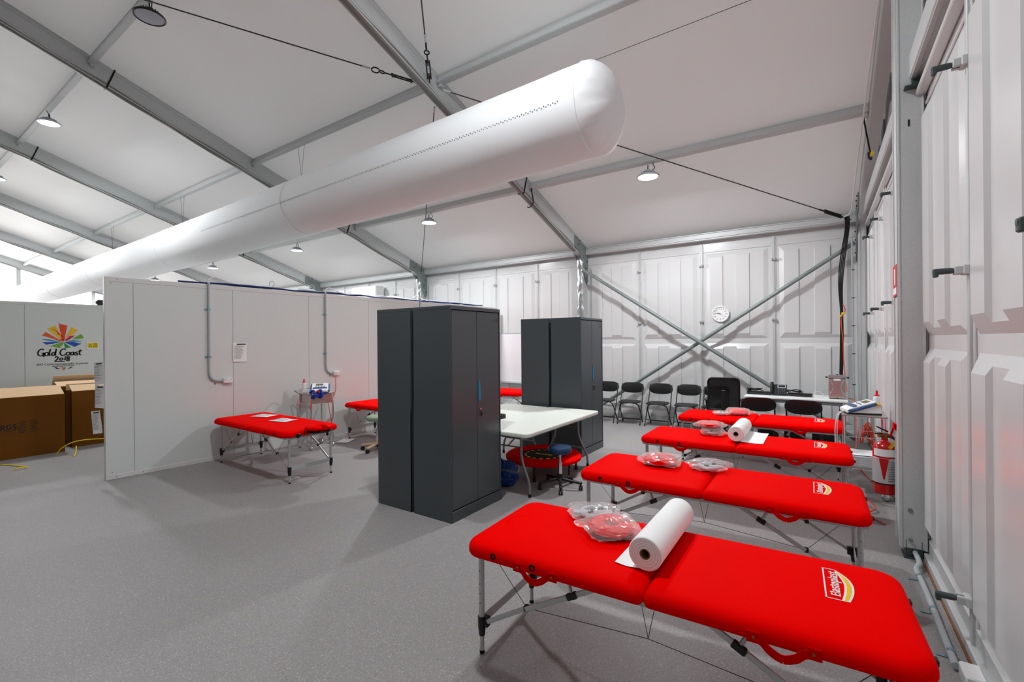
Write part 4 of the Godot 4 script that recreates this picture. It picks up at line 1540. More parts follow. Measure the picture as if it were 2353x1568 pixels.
func cabinet(label: String, pos: Vector3, yaw: float) -> void:
	# doors towards local +x
	var t := thing("steel_cabinet", label, "cabinet", pos, yaw, "dark grey steel cabinets")
	var D := 0.485
	var W := 0.77
	var H := 1.98
	var mb := MB.new()
	mb.bx(Vector3(0, H / 2, W / 2 - 0.006), Vector3(D, H, 0.012), 0.003)
	mb.bx(Vector3(0, H / 2, -W / 2 + 0.006), Vector3(D, H, 0.012), 0.003)
	mb.bx(Vector3(-D / 2 + 0.006, H / 2, 0), Vector3(0.012, H, W), 0.003)
	mb.bx(Vector3(0, H - 0.017, 0), Vector3(D + 0.002, 0.034, W + 0.003), 0.004)
	mb.bx(Vector3(0, 0.05, 0), Vector3(D, 0.1, W - 0.002), 0.003)
	part(t, "body", mb, M.cabinet_grey)
	for s: float in [-1.0, 1.0]:
		mb = MB.new()
		mb.bx(Vector3(D / 2 - 0.014, (H + 0.07) / 2 - 0.0, s * (W - 0.036) / 4), Vector3(0.02, H - 0.150, (W - 0.036) / 2 - 0.004), 0.003)
		var d := part(t, "door", mb, M.cabinet_grey)
		if s < 0:
			mb = MB.new()
			mb.prism(Transform3D(Basis(Vector3.UP, PI / 2), Vector3(D / 2 - 0.003, 0, 0)), p2([0.03, 1.06, 0.046, 1.08, 0.046, 1.22, 0.03, 1.28, 0.018, 1.22, 0.018, 1.08]), -0.002, 0.006)
			part(d, "handle", mb, M.handle_blue, "bright blue handle")
			mb = MB.new()
			mb.cyl(Vector3(D / 2 - 0.005, 0.985, -0.042), Vector3(D / 2 + 0.008, 0.985, -0.042), 0.012, 12)
			part(d, "lock", mb, M.chrome)
			mb = MB.new()
			mb.bx(Vector3(D / 2 + 0.008, 0.94, -0.056), Vector3(0.008, 0.05, 0.022), 0.003)
			mb.cyl(Vector3(D / 2 + 0.009, 0.985, -0.042), Vector3(D / 2 + 0.009, 0.955, -0.054), 0.003, 6)
			part(d, "key", mb, M.black_plastic)
			mb = MB.new()
			for k: float in [-0.29, -0.325]:
				mb.bx(Vector3(D / 2 - 0.003, 1.86, k), Vector3(0.002, 0.03, 0.006))
			part(d, "vent_slot", mb, M.black_plastic)
	mb = MB.new()
	for k: Array in [[-0.18, 1.82], [0.18, 1.82]]:
		for s: float in [-1.0, 1.0]:
			mb.cyl(Vector3(k[0], k[1], s * (W / 2 - 0.001)), Vector3(k[0], k[1], s * (W / 2 + 0.001)), 0.005, 8)
	part(t, "side_hole", mb, M.black_rubber)

func folding_table(label: String, pos: Vector3, yaw: float, L: float, W: float, H: float) -> void:
	var t := thing("folding_table", label, "table", pos, yaw, "white plastic folding tables")
	var mb := MB.new()
	cushion(mb, at(0, H - 0.045, 0), L, W, [0.06, 0.06, 0.06, 0.06], p2([0.012, 0.0, 0.002, 0.006, 0.0, 0.014, 0.0, 0.034, 0.004, 0.042, 0.012, 0.045]), 6)
	part(t, "table_top", mb, M.table_plastic)
	mb = MB.new()
	for s: float in [-1.0, 1.0]:
		mb.bx(Vector3(0, H - 0.055, s * (W / 2 - 0.06)), Vector3(L - 0.25, 0.025, 0.02), 0.003)
	part(t, "under_rail", mb, M.table_steel)
	for s: float in [-1.0, 1.0]:
		var x := s * (L / 2 - 0.22)
		for q: float in [-1.0, 1.0]:
			mb = MB.new()
			mb.tube(smooth(pv([Vector3(x, H - 0.05, q * 0.17), Vector3(x, 0.5, q * 0.17), Vector3(x, 0.40, q * 0.175), Vector3(x + s * 0.01, 0.30, q * 0.21), Vector3(x + s * 0.02, 0.16, q * 0.275), Vector3(x + s * 0.025, 0.07, q * 0.29), Vector3(x + s * 0.025, 0.015, q * 0.29)]), 5), 0.0145, 10)
			var lg := part(t, "leg", mb, M.table_steel)
			mb = MB.new()
			mb.cyl(Vector3(x + s * 0.025, 0.0, q * 0.29), Vector3(x + s * 0.025, 0.035, q * 0.29), 0.018, 10)
			part(lg, "foot_cap", mb, M.black_rubber)
		mb = MB.new()
		mb.cyl(Vector3(x + s * 0.015, 0.235, -0.24), Vector3(x + s * 0.015, 0.235, 0.24), 0.0105, 8)
		mb.cyl(Vector3(x, H - 0.1, -0.17), Vector3(x, H - 0.1, 0.17), 0.0105, 8)
		part(t, "cross_bar", mb, M.table_steel)
		mb = MB.new()
		mb.cyl(Vector3(x, H - 0.2, 0.0), Vector3(x - s * 0.3, H - 0.06, 0), 0.009, 8)
		mb.cyl(Vector3(x, H - 0.2, -0.17), Vector3(x, H - 0.2, 0.17), 0.008, 8)
		part(t, "brace", mb, M.table_steel)

func folding_chair(label: String, pos: Vector3, yaw: float) -> void:
	# faces local +z
	var t := thing("folding_chair", label, "chair", pos, yaw, "black folding chairs")
	var mb := MB.new()
	cushion(mb, at(0, 0.42, 0.03), 0.40, 0.39, [0.12, 0.12, 0.07, 0.07], p2([0.02, 0.0, 0.003, 0.006, 0.0, 0.014, 0.004, 0.022, 0.02, 0.028, 0.08, 0.024, 0.14, 0.02]), 6)
	part(t, "seat", mb, M.black_plastic)
	mb = MB.new()
	var rows := []
	for i in 13:
		var u := i / 12.0 * 2.0 - 1.0
		var row := PackedVector3Array()
		var yt := 0.785 - 0.075 * pow(absf(u), 6)
		var yl := 0.60 + 0.05 * pow(absf(u), 5) - 0.02 * (1.0 - u * u)
		var z := -0.205 - 0.03 * (1.0 - u * u)
		var ring := [[yl, 0.0], [yl, 0.01], [(yl + yt) / 2, 0.016], [yt, 0.012], [yt + 0.004, 0.004], [yt, -0.008], [(yl + yt) / 2, -0.006], [yl, -0.004]]
		for q: Array in ring:
			row.append(Vector3(u * 0.225, q[0], z + q[1] - (q[0] - 0.6) * 0.2))
		rows.append(row)
	mb.grid(rows, true)
	mb.fan(rows[0], true)
	mb.fan(rows[12])
	part(t, "backrest", mb, M.black_plastic)
	for s: float in [-1.0, 1.0]:
		mb = MB.new()
		mb.tube(pv([Vector3(s * 0.205, 0.76, -0.235), Vector3(s * 0.212, 0.45, -0.1), Vector3(s * 0.215, 0.012, 0.20)]), 0.0105, 8)
		mb.cyl(Vector3(s * 0.215, 0.0, 0.205), Vector3(s * 0.215, 0.03, 0.19), 0.0145, 8)
		part(t, "front_leg", mb, M.black_plastic)
		mb = MB.new()
		mb.tube(smooth(pv([Vector3(s * 0.06, 0.418, 0.15), Vector3(s * 0.13, 0.41, 0.14), Vector3(s * 0.175, 0.36, 0.1), Vector3(s * 0.19, 0.27, 0.04), Vector3(s * 0.195, 0.012, -0.2)]), 5), 0.0105, 8)
		mb.cyl(Vector3(s * 0.195, 0.0, -0.21), Vector3(s * 0.195, 0.03, -0.19), 0.0145, 8)
		part(t, "rear_leg", mb, M.black_plastic)
	mb = MB.new()
	mb.cyl(Vector3(-0.213, 0.115, 0.13), Vector3(0.213, 0.115, 0.13), 0.007, 8)
	part(t, "front_bar", mb, M.black_plastic)
	mb = MB.new()
	mb.cyl(Vector3(-0.195, 0.05, -0.175), Vector3(0.195, 0.05, -0.175), 0.007, 8)
	part(t, "rear_bar", mb, M.black_plastic)

func caster(parent: Node, p: Vector3, r: float, m: Material, ball := false) -> void:
	var mb := MB.new()
	if ball:
		var prof := PackedVector2Array()
		for i in 11:
			var a := -PI / 2 + PI * i / 10
			prof.append(Vector2(cos(a) * r, sin(a) * r))
		mb.lathe(at(p.x, r, p.z), prof, 16)
	else:
		for s: float in [-1.0, 1.0]:
			mb.lathe(Transform3D(Basis(Vector3.BACK, PI / 2), Vector3(p.x + s * r * 0.45, r, p.z)), p2([0.0, -r * 0.35, r * 0.9, -r * 0.35, r, -r * 0.2, r, r * 0.2, r * 0.9, r * 0.35, 0.0, r * 0.35]), 14)
	var w := part(parent, "caster", mb, m)
	mb = MB.new()
	mb.cyl(Vector3(p.x, r * 1.2, p.z), Vector3(p.x, r * 2.6, p.z), r * 0.3, 8)
	part(w, "stem", mb, M.iron_black if not ball else M.chrome)

func stool(called: String, label: String, pos: Vector3, yaw: float, seat_h: float, seat: Material, base: Material, r: float, wood := false) -> void:
	var t := thing(called, label, "stool", pos, yaw)
	var mb := MB.new()
	mb.lathe(at(0, seat_h, 0), p2([0.0, -0.075, r * 0.8, -0.075, r * 0.95, -0.065, r, -0.045, r * 0.99, -0.022, r * 0.9, -0.006, r * 0.7, 0.0, 0.0, 0.002]), 28)
	part(t, "seat", mb, seat)
	mb = MB.new()
	mb.cyl(Vector3(0, 0.1, 0), Vector3(0, seat_h * 0.62, 0), 0.025, 14)
	mb.cyl(Vector3(0, seat_h * 0.6, 0), Vector3(0, seat_h - 0.07, 0), 0.014, 12)
	part(t, "gas_column", mb, M.chrome)
	mb = MB.new()
	mb.lathe(at(0, seat_h - 0.095, 0), p2([0.0, 0.0, 0.04, 0.0, 0.07, 0.022, 0.0, 0.022]), 16)
	part(t, "seat_plate", mb, M.black_plastic)
	for k in 5:
		var a := TAU * k / 5 + 0.3
		mb = MB.new()
		var e := Vector3(cos(a) * 0.235, 0.075, sin(a) * 0.235)
		mb.bar(Vector3(cos(a) * 0.02, 0.105, sin(a) * 0.02), e + Vector3(cos(a), 0, sin(a)) * 0.015, 0.032 if not wood else 0.045, 0.028, Vector3.UP, 0.006)
		var lg := part(t, "base_arm", mb, base)
		caster(lg, e, 0.027, M.black_plastic)
	mb = MB.new()
	mb.cyl(Vector3(0, 0.085, 0), Vector3(0, 0.16, 0), 0.034, 14)
	part(t, "hub", mb, base)

func office_chair(pos: Vector3, yaw: float) -> void:
	var t := thing("office_chair", "black high-back office chair with mesh back at the desk", "chair", pos, yaw)
	# faces local -z; its back towards +z
	var mb := MB.new()
	var prof := rrect(0.46, 0.52, [0.07, 0.07, 0.05, 0.05], 6)
	var rows := []
	for q: Array in [[0.0, 0.0], [0.0, 0.016]]:
		var ring := PackedVector3Array()
		for c in prof:
			ring.append(Vector3(c.x, 0.76 + c.y, 0.2 + 0.1 * pow(c.x / 0.23, 2) * -0.5 + q[1] + 0.03 * (c.y / 0.26)))
		rows.append(ring)
	var rim := PackedVector3Array()
	for p: Vector3 in rows[0]:
		rim.append(p + Vector3(0, 0, 0.008))
	mb.tube(rim, 0.015, 8, true)
	part(t, "back_frame", mb, M.black_plastic)
	mb = MB.new()
	mb.fan(rows[0], true)
	mb.fan(rows[1])
	part(t, "back_mesh", mb, M.mesh_black, "black see-through mesh")
	mb = MB.new()
	mb.bx(Vector3(0, 0.62, 0.235), Vector3(0.06, 0.42, 0.03), 0.01)
	mb.bx(Vector3(0, 0.43, 0.13), Vector3(0.06, 0.03, 0.24), 0.008)
	part(t, "back_bar", mb, M.black_plastic)
	mb = MB.new()
	cushion(mb, at(0, 0.44, -0.03), 0.48, 0.46, [0.1, 0.1, 0.1, 0.1], p2([0.03, 0.0, 0.005, 0.015, 0.0, 0.035, 0.01, 0.055, 0.04, 0.066, 0.12, 0.07]), 5)
	part(t, "seat", mb, M.black_fabric)
	for s: float in [-1.0, 1.0]:
		mb = MB.new()
		mb.bar(Vector3(s * 0.25, 0.44, 0.02), Vector3(s * 0.27, 0.63, 0.02), 0.03, 0.04, Vector3.BACK, 0.006)
		mb.bx(Vector3(s * 0.27, 0.645, -0.02), Vector3(0.06, 0.03, 0.24), 0.012)
		part(t, "armrest", mb, M.black_plastic)
	mb = MB.new()
	mb.cyl(Vector3(0, 0.1, 0), Vector3(0, 0.43, 0), 0.028, 12)
	part(t, "gas_column", mb, M.black_plastic)
	for k in 5:
		var a := TAU * k / 5 + 0.9
		mb = MB.new()
		var e := Vector3(cos(a) * 0.28, 0.075, sin(a) * 0.28)
		mb.bar(Vector3(0, 0.11, 0), e, 0.035, 0.03, Vector3.UP, 0.006)
		var lg := part(t, "base_arm", mb, M.black_plastic)
		caster(lg, e, 0.028, M.black_plastic)

func tangle(called: String, label: String, cat: String, pos: Vector3, s: Vector3, r: float, m: Material, seed_: int, n := 26) -> Node3D:
	var t := thing(called, label, cat, pos)
	rng.seed = seed_
	var p := PackedVector3Array()
	for i in n:
		var a := i * 1.3 + rng.randf_range(-0.4, 0.4)
		p.append(Vector3(cos(a) * s.x * rng.randf_range(0.5, 1.0), r + s.y * rng.randf(), sin(a) * s.z * rng.randf_range(0.5, 1.0)))
	var mb := MB.new()
	mb.tube(smooth(p, 6), r, 6)
	part(t, "cord", mb, m)
	return t

func therapy_unit(label: String, pos: Vector3, yaw: float) -> Node3D:
	# sloping console, front towards local +z
	var t := thing("therapy_unit", label, "therapy device", pos, yaw, "blue and white therapy consoles")
	var mb := MB.new()
	mb.prism(Transform3D(Basis(Vector3.UP, -PI / 2), Vector3.ZERO), p2([0.15, 0.012, 0.15, 0.04, 0.1, 0.065, -0.1, 0.135, -0.14, 0.12, -0.15, 0.012]), -0.12, 0.12)
	part(t, "case", mb, M.white_plastic)
	mb = MB.new()
	mb.bx(Vector3(0, 0.007, 0), Vector3(0.25, 0.014, 0.30), 0.004)
	part(t, "base", mb, M.iron_black)
	var sl := Transform3D(Basis(Vector3.RIGHT, 0.337), Vector3(0, 0.106, -0.01))
	mb = MB.new()
	mb.box(sl * Transform3D(Basis(), Vector3(-0.01, 0.0, -0.04)), Vector3(0.11, 0.006, 0.06), 0.002)
	part(t, "screen", mb, M.screen_olive)
	mb = MB.new()
	mb.prism(sl * Transform3D(Basis(Vector3.RIGHT, -PI / 2), Vector3.ZERO), p2([-0.1, -0.11, 0.1, -0.11, 0.105, -0.075, 0.05, -0.06, -0.05, -0.06, -0.105, -0.075]), -0.004, 0.004)
	part(t, "key_panel", mb, M.device_blue)
	mb = MB.new()
	for k in 4:
		mb.box(sl * Transform3D(Basis(), Vector3(-0.06 + 0.04 * k, 0.002, 0.025)), Vector3(0.022, 0.006, 0.012), 0.002)
	part(t, "button", mb, M.device_blue)
	for s: float in [-1.0, 1.0]:
		mb = MB.new()
		mb.tube(smooth(pv([Vector3(s * 0.128, 0.03, 0.14), Vector3(s * 0.13, 0.045, 0.08), Vector3(s * 0.13, 0.075, 0.0), Vector3(s * 0.13, 0.1, -0.07), Vector3(s * 0.128, 0.112, -0.1)]), 5), 0.016, 8)
		part(t, "side_stripe", mb, M.device_blue)
		mb = MB.new()
		mb.bx(Vector3(s * 0.13, 0.108, -0.118), Vector3(0.026, 0.03, 0.035), 0.006)
		part(t, "yellow_grip", mb, M.device_yellow)
	return t

func gel_bottle(label: String, pos: Vector3, h: float) -> void:
	var t := thing("gel_bottle", label, "bottle", pos, 0.0, "gel bottles with red caps")
	var mb := MB.new()
	mb.lathe(Transform3D(), p2([0.0, 0.0, 0.030, 0.0, 0.033, 0.006, 0.033, h * 0.62, 0.028, h * 0.72, 0.014, h * 0.76, 0.0, h * 0.76]), 18)
	part(t, "bottle", mb, M.white_plastic)
	mb = MB.new()
	mb.lathe(at(0, h * 0.74, 0), p2([0.0, 0.0, 0.024, 0.0, 0.024, h * 0.05, 0.011, h * 0.08, 0.009, h * 0.26, 0.0, h * 0.26]), 14)
	part(t, "cap", mb, M.cap_red)

func trolley(called: String, label: String, pos: Vector3, yaw: float, W: float, D: float, H: float, drawer: bool, r: float) -> Node3D:
	var t := thing(called, label, "trolley", pos, yaw)
	var mb := MB.new()
	mb.bx(Vector3(0, H - 0.008, 0), Vector3(W, 0.016, D), 0.004)
	part(t, "top_tray", mb, M.stainless)
	mb = MB.new()
	mb.bx(Vector3(0, 0.30, 0), Vector3(W - 0.03, 0.014, D - 0.03), 0.003)
	part(t, "lower_shelf", mb, M.stainless)
	for sx: float in [-1.0, 1.0]:
		for sz: float in [-1.0, 1.0]:
			mb = MB.new()
			mb.cyl(Vector3(sx * (W / 2 - 0.018), r * 2.2, sz * (D / 2 - 0.018)), Vector3(sx * (W / 2 - 0.018), H - 0.01, sz * (D / 2 - 0.018)), 0.0125, 10)
			part(t, "leg", mb, M.chrome)
			caster(t, Vector3(sx * (W / 2 - 0.018), 0, sz * (D / 2 - 0.018)), r, M.chrome, true)
	mb = MB.new()
	var hg := H + 0.06
	for s: float in [-1.0, 1.0]:
		mb.cyl(Vector3(s * (W / 2 - 0.02), H, -D / 2 + 0.02), Vector3(s * (W / 2 - 0.02), hg, -D / 2 + 0.02), 0.005, 6)
	mb.cyl(Vector3(-W / 2 + 0.02, hg, -D / 2 + 0.02), Vector3(W / 2 - 0.02, hg, -D / 2 + 0.02), 0.005, 6)
	part(t, "guard_rail", mb, M.chrome)
	if drawer:
		mb = MB.new()
		mb.bx(Vector3(0, H - 0.085, 0.0), Vector3(W - 0.06, 0.14, D - 0.05), 0.003)
		var bx := part(t, "drawer_box", mb, M.stainless)
		mb = MB.new()
		mb.bx(Vector3(0, H - 0.088, D / 2 - 0.016), Vector3(W - 0.05, 0.145, 0.016), 0.004)
		part(t, "drawer_front", mb, M.stainless)
		mb = MB.new()
		mb.tube(smooth(pv([Vector3(-0.04, H - 0.075, D / 2 - 0.008), Vector3(-0.03, H - 0.075, D / 2 + 0.012), Vector3(0.03, H - 0.075, D / 2 + 0.012), Vector3(0.04, H - 0.075, D / 2 - 0.008)]), 4), 0.0045, 6)
		part(bx, "pull", mb, M.chrome)
		mb = MB.new()
		mb.tube(smooth(pv([Vector3(-W / 2 + 0.01, H - 0.03, D / 2 - 0.06), Vector3(-W / 2 - 0.09, H + 0.05, D / 2 - 0.06), Vector3(-W / 2 - 0.11, H + 0.055, 0), Vector3(-W / 2 - 0.09, H + 0.05, -D / 2 + 0.06), Vector3(-W / 2 + 0.01, H - 0.03, -D / 2 + 0.06)]), 5), 0.008, 8)
		part(t, "push_handle", mb, M.chrome)
		mb = MB.new()
		mb.bx(Vector3(-W / 2 + 0.018, H - 0.2, 0), Vector3(0.006, 0.05, D - 0.05), 0.002)
		part(t, "side_rail", mb, M.stainless)
	else:
		mb = MB.new()
		mb.cyl(Vector3(-W / 2 + 0.02, 0.62, -D / 2 + 0.02), Vector3(W / 2 - 0.02, 0.62, -D / 2 + 0.02), 0.004, 6)
		mb.cyl(Vector3(-W / 2 + 0.02, 0.62, D / 2 - 0.02), Vector3(W / 2 - 0.02, 0.62, D / 2 - 0.02), 0.004, 6)
		part(t, "mid_rail", mb, M.chrome)
	return t

func lead(called: String, label: String, pts: Array, r: float, m: Material, cat := "cord") -> void:
	var t := thing(called, label, cat, pts[0])
	var p := PackedVector3Array()
	for q: Vector3 in pts:
		p.append(q - pts[0])
	var mb := MB.new()
	mb.tube(smooth(p, 6), r, 6)
	part(t, "sheath", mb, m)

func carton(label: String, pos: Vector3, w: float, h: float, d: float, flaps: Array, text: bool) -> void:
	# front towards local +z; flaps: [front lean, back lean]
	var t := thing("cardboard_box", label, "cardboard box", pos, PI / 2, "brown cartons by the emblem partition")
	var mb := MB.new()
	var th := 0.008
	mb.bx(Vector3(0, h / 2, d / 2 - th / 2), Vector3(w, h, th), 0.002)
	mb.bx(Vector3(0, h / 2, -d / 2 + th / 2), Vector3(w, h, th), 0.002)
	for s: float in [-1.0, 1.0]:
		mb.bx(Vector3(s * (w / 2 - th / 2), h / 2, 0), Vector3(th, h, d - 2 * th), 0.002)
	mb.bx(Vector3(0, 0.006, 0), Vector3(w - 0.02, 0.012, d - 0.02))
	part(t, "body", mb, M.cardboard)
	for f: Array in flaps:
		mb = MB.new()
		var zf: float = f[0] * (d / 2 - 0.004)
		mb.box(Transform3D(Basis(Vector3.RIGHT, f[1]), Vector3(0, h, zf)) * Transform3D(Basis(), Vector3(0, f[2] / 2, 0)), Vector3(w - 0.01, f[2], 0.006), 0.001)
		part(t, "flap", mb, M.cardboard_inside, "pale inner side of the flap")
	if text:
		lettering(t, "print", "RGS", 0.078, at(-0.055, 0.462, d / 2 + 0.0005), M.ink_black, "Droid Sans", 0.001, 700, false, 0.85)
		mb = MB.new()
		stroke(mb, [-0.03, 0.418, 0.02, 0.4, 0.075, 0.418], 0.010, Vector2(-0.055, 0), 1.0)
		for i in mb.v.size():
			mb.v[i].z += d / 2 + 0.001
		part(t, "print", mb, M.ink_black)
		lettering(t, "print", "E V E N T S", 0.018, at(-0.055, 0.372, d / 2 + 0.0005), M.ink_black, "Droid Sans", 0.001, 400, false, 1.1)
		mb = MB.new()
		rng.seed = 5
		for c in 2:
			for i in 8:
				var lw := rng.randf_range(0.05, 0.09)
				mb.bx(Vector3(0.085 + 0.085 * c - 0.006 * (i % 2) + lw / 2 * (1 if c else 0), 0.53 - 0.023 * i, d / 2 + 0.0008), Vector3(lw, 0.008, 0.001))
		part(t, "print", mb, M.ink_black, "rows of small black print")
	else:
		mb = MB.new()
		for i in 3:
			mb.bx(Vector3(0.12, 0.56 - 0.08 * i, d / 2 + 0.0008), Vector3(0.07, 0.007, 0.001))
		part(t, "print", mb, M.ink_black)

func furniture() -> void:
	# four red tables in a row along the gable wall
	bed("nearest red treatment table, with a large paper roll", Vector3(-0.635, 0, -2.215), 0.045)
	bed("second red treatment table from the front, with two separate bags", Vector3(-0.69, 0, -3.675), 0.015)
	bed("third red treatment table, with paper roll and pulled-out sheet", Vector3(-0.70, 0, -5.205), 0.01)
	bed("farthest red treatment table of the row, before the desk chairs", Vector3(-0.71, 0, -6.79), 0.0)
	var b5 := bed("red treatment table beside the left trolley, two papers on it", Vector3(-6.03, 0, -3.24), PI - 0.015, false)
	bed("red treatment table half hidden behind the near cabinets", Vector3(-5.85, 0, -5.2), 0.0, false)
	bed("red treatment table below the whiteboard between the cabinets", Vector3(-5.9, 0, -7.9), 0.0, false)
	# face cradle fixed to the left table
	var mb := MB.new()
	horseshoe(mb, Transform3D(Basis(Vector3.UP, PI), Vector3(-1.04, 0.605, 0.0)), 0.095, 0.055, 0.03, 0.5)
	var fc := part(b5, "face_cradle", mb, M.red_vinyl)
	mb = MB.new()
	mb.lathe(at(-1.04, 0.590, 0), p2([0.0, 0.0, 0.15, 0.0, 0.15, 0.012, 0.0, 0.012]), 24)
	part(fc, "cradle_board", mb, M.black_plastic)
	mb = MB.new()
	for z: float in [-0.1, 0.1]:
		mb.cyl(Vector3(-0.9, 0.58, z), Vector3(-1.06, 0.585, z), 0.009, 8)
	part(fc, "cradle_rod", mb, M.leg_aluminium)
	mb = MB.new()
	mb.cyl(Vector3(-0.96, 0.565, -0.2), Vector3(-0.99, 0.565, -0.23), 0.025, 10)
	part(fc, "clamp_knob", mb, M.black_plastic)
	mb = MB.new()
	mb.bx(Vector3(-1.08, 0.56, 0.09), Vector3(0.03, 0.07, 0.02), 0.004)
	part(fc, "clamp_knob", mb, M.black_plastic)
	var flat := Basis(Vector3.RIGHT, -PI / 2)
	sheet("treatment_form", "printed form lying left on the left red table", Transform3D(Basis(Vector3.UP, 1.9) * flat, Vector3(-6.50, 0.630, -3.36)), 0.21, 0.30, 9)
	sheet("treatment_form", "printed form lying right on the left red table", Transform3D(Basis(Vector3.UP, 1.75) * flat, Vector3(-5.90, 0.630, -3.30)), 0.21, 0.30, 9)
	sheet("treatment_form", "sheet of paper on the floor behind the left trolley", Transform3D(Basis(Vector3.UP, 0.4) * flat, Vector3(-6.58, 0.012, -4.74)), 0.21, 0.30, 0, false)
	# things on the tables
	paper_roll("large white paper roll on the nearest red table", Vector3(-0.652, 0.6245, -2.30), 0.0, 0.075, 0.60, -0.14)
	paper_roll("white paper roll with pulled-out sheet on the third red table", Vector3(-0.71, 0.6245, -5.33), 0.0, 0.075, 0.60, 0.24)
	bag("bag with red face cushion on the nearest table", Vector3(-0.93, 0.624, -2.30), 0.6, Vector3(0.165, 0.045, 0.16), "cushion", 3)
	bag("bag with grey cradle frame on the nearest table", Vector3(-1.10, 0.627, -2.46), 0.5, Vector3(0.17, 0.035, 0.11), "frame", 8)
	bag("bag with red face cushion on the second table", Vector3(-1.10, 0.624, -3.80), 0.2, Vector3(0.19, 0.045, 0.16), "cushion", 5)
	bag("bag with white cradle frame on the second table", Vector3(-0.74, 0.626, -3.84), 0.35, Vector3(0.17, 0.042, 0.11), "frame", 12)
	bag("lower bag with cradle frame stacked on the third table", Vector3(-0.97, 0.626, -5.28), 0.1, Vector3(0.14, 0.04, 0.14), "frame", 17)
	bag("upper bag with red cushion stacked on the third table", Vector3(-1.0, 0.70, -5.30), 0.1, Vector3(0.165, 0.034, 0.14), "cushion", 21)
	bag("bag with red face cushion on the farthest table of the row", Vector3(-0.93, 0.624, -6.85), 0.3, Vector3(0.17, 0.05, 0.16), "cushion", 25)
	bag("flat bag with cradle frame on the farthest table of the row", Vector3(-1.12, 0.626, -6.72), 0.3, Vector3(0.13, 0.03, 0.10), "frame", 29)
	# cabinets
	cabinet("near pair of steel cabinets, right one with doors and blue handle", Vector3(-3.012, 0, -3.487), 0.0)
	cabinet("near pair of steel cabinets, left one seen from its side", Vector3(-3.527, 0, -3.487), PI)
	cabinet("far pair of steel cabinets, right one with doors towards the chairs", Vector3(-3.035, 0, -6.235), 0.0)
	cabinet("far pair of steel cabinets, left one behind the white table", Vector3(-3.55, 0, -6.235), PI)
	# white tables between the cabinets
	folding_table("white folding table nearest the red tables, between the cabinets", Vector3(-2.84, 0, -4.80), PI / 2, 1.83, 0.76, 0.705)
	folding_table("second white folding table behind the first, left side", Vector3(-3.61, 0, -4.80), PI / 2, 1.83, 0.76, 0.70)
	stool("rolling_stool", "low rolling stool with round dark blue seat under the white table", Vector3(-2.43, 0, -4.53), 0.5, 0.47, M.stool_blue, M.black_plastic, 0.135)
	stool("wooden_stool", "pale green stool on beige wooden base behind the near cabinet", Vector3(-5.62, 0, -4.62), 0.2, 0.53, M.stool_green, M.wood_beige, 0.17, true)
	trampoline(Vector3(-2.90, 0, -4.97))
	var bl := thing("blue_bag", "crumpled dark blue bag on the floor under the white table", "bag", Vector3(-3.08, 0, -4.27), 0.15)
	mb = MB.new()
	film_blob(mb, at(0, 0.13, 0), Vector3(0.26, 0.15, 0.16), 33, [[0.3, 0.2]])
	part(bl, "sack", mb, M.bag_blue)
	mb = MB.new()
	mb.tube(smooth(pv([Vector3(-0.1, 0.24, 0.02), Vector3(-0.04, 0.31, 0.04), Vector3(0.06, 0.30, 0.05), Vector3(0.1, 0.22, 0.03)]), 5), 0.012, 6)
	part(bl, "carry_loop", mb, M.bag_blue)
	var kt := thing("black_case", "black soft case lying behind the blue bag", "bag", Vector3(-3.52, 0, -4.4), 0.2)
	mb = MB.new()
	film_blob(mb, at(0, 0.16, 0), Vector3(0.2, 0.18, 0.2), 41)
	part(kt, "case", mb, M.tarp_black)
	var tp := thing("tape_roll", "black tape roll on the white table behind the cabinet", "tape", Vector3(-3.27, 0.70, -4.56))
	mb = MB.new()
	mb.lathe(Transform3D(), p2([0.04, 0.0, 0.07, 0.0, 0.07, 0.05, 0.04, 0.05, 0.04, 0.0]), 20)
	part(tp, "roll", mb, M.black_plastic)
	# chairs along the back wall
	var cl := ["first black folding chair, beside the far cabinet", "second black folding chair from the far cabinet", "third black folding chair from the far cabinet", "fourth black folding chair from the far cabinet", "fifth black folding chair, partly behind the office chair"]
	for i in 5:
		folding_chair(cl[i], Vector3([-3.66, -3.14, -2.60, -2.08, -1.60][i], 0, [-8.80, -8.82, -8.86, -8.88, -8.9][i]), [0.12, 0.14, 0.06, 0.04, 0.02][i])
	folding_chair("black folding chair pushed to the desk, left of two", Vector3(-0.79, 0, -7.84), PI + 0.1)
	folding_chair("black folding chair pushed to the desk, right of two", Vector3(-0.20, 0, -7.82), PI - 0.05)
	office_chair(Vector3(-1.335, 0, -8.24), 0.12)
	# desk with its instruments
	var dk := thing("desk", "long white desk with grey frame at the back wall", "desk", Vector3(-0.35, 0, -8.40))
	mb = MB.new()
	mb.bx(Vector3(0, 0.735, 0), Vector3(1.34, 0.03, 0.66), 0.006)
	part(dk, "desk_top", mb, M.white_plastic)
	mb = MB.new()
	for s: float in [-1.0, 1.0]:
		mb.bx(Vector3(0, 0.695, s * 0.29), Vector3(1.28, 0.05, 0.03), 0.004)
		mb.bx(Vector3(s * 0.62, 0.695, 0), Vector3(0.03, 0.05, 0.55), 0.004)
	part(dk, "desk_frame", mb, M.table_steel)
	for sx: float in [-1.0, 1.0]:
		mb = MB.new()
		for sz: float in [-1.0, 1.0]:
			mb.bx(Vector3(sx * 0.62, 0.35, sz * 0.27), Vector3(0.04, 0.70, 0.04), 0.004)
		mb.bx(Vector3(sx * 0.62, 0.03, 0), Vector3(0.04, 0.04, 0.6), 0.004)
		part(dk, "leg_frame", mb, M.table_steel)
	telephone(Vector3(-0.555, 0.75, -8.42))
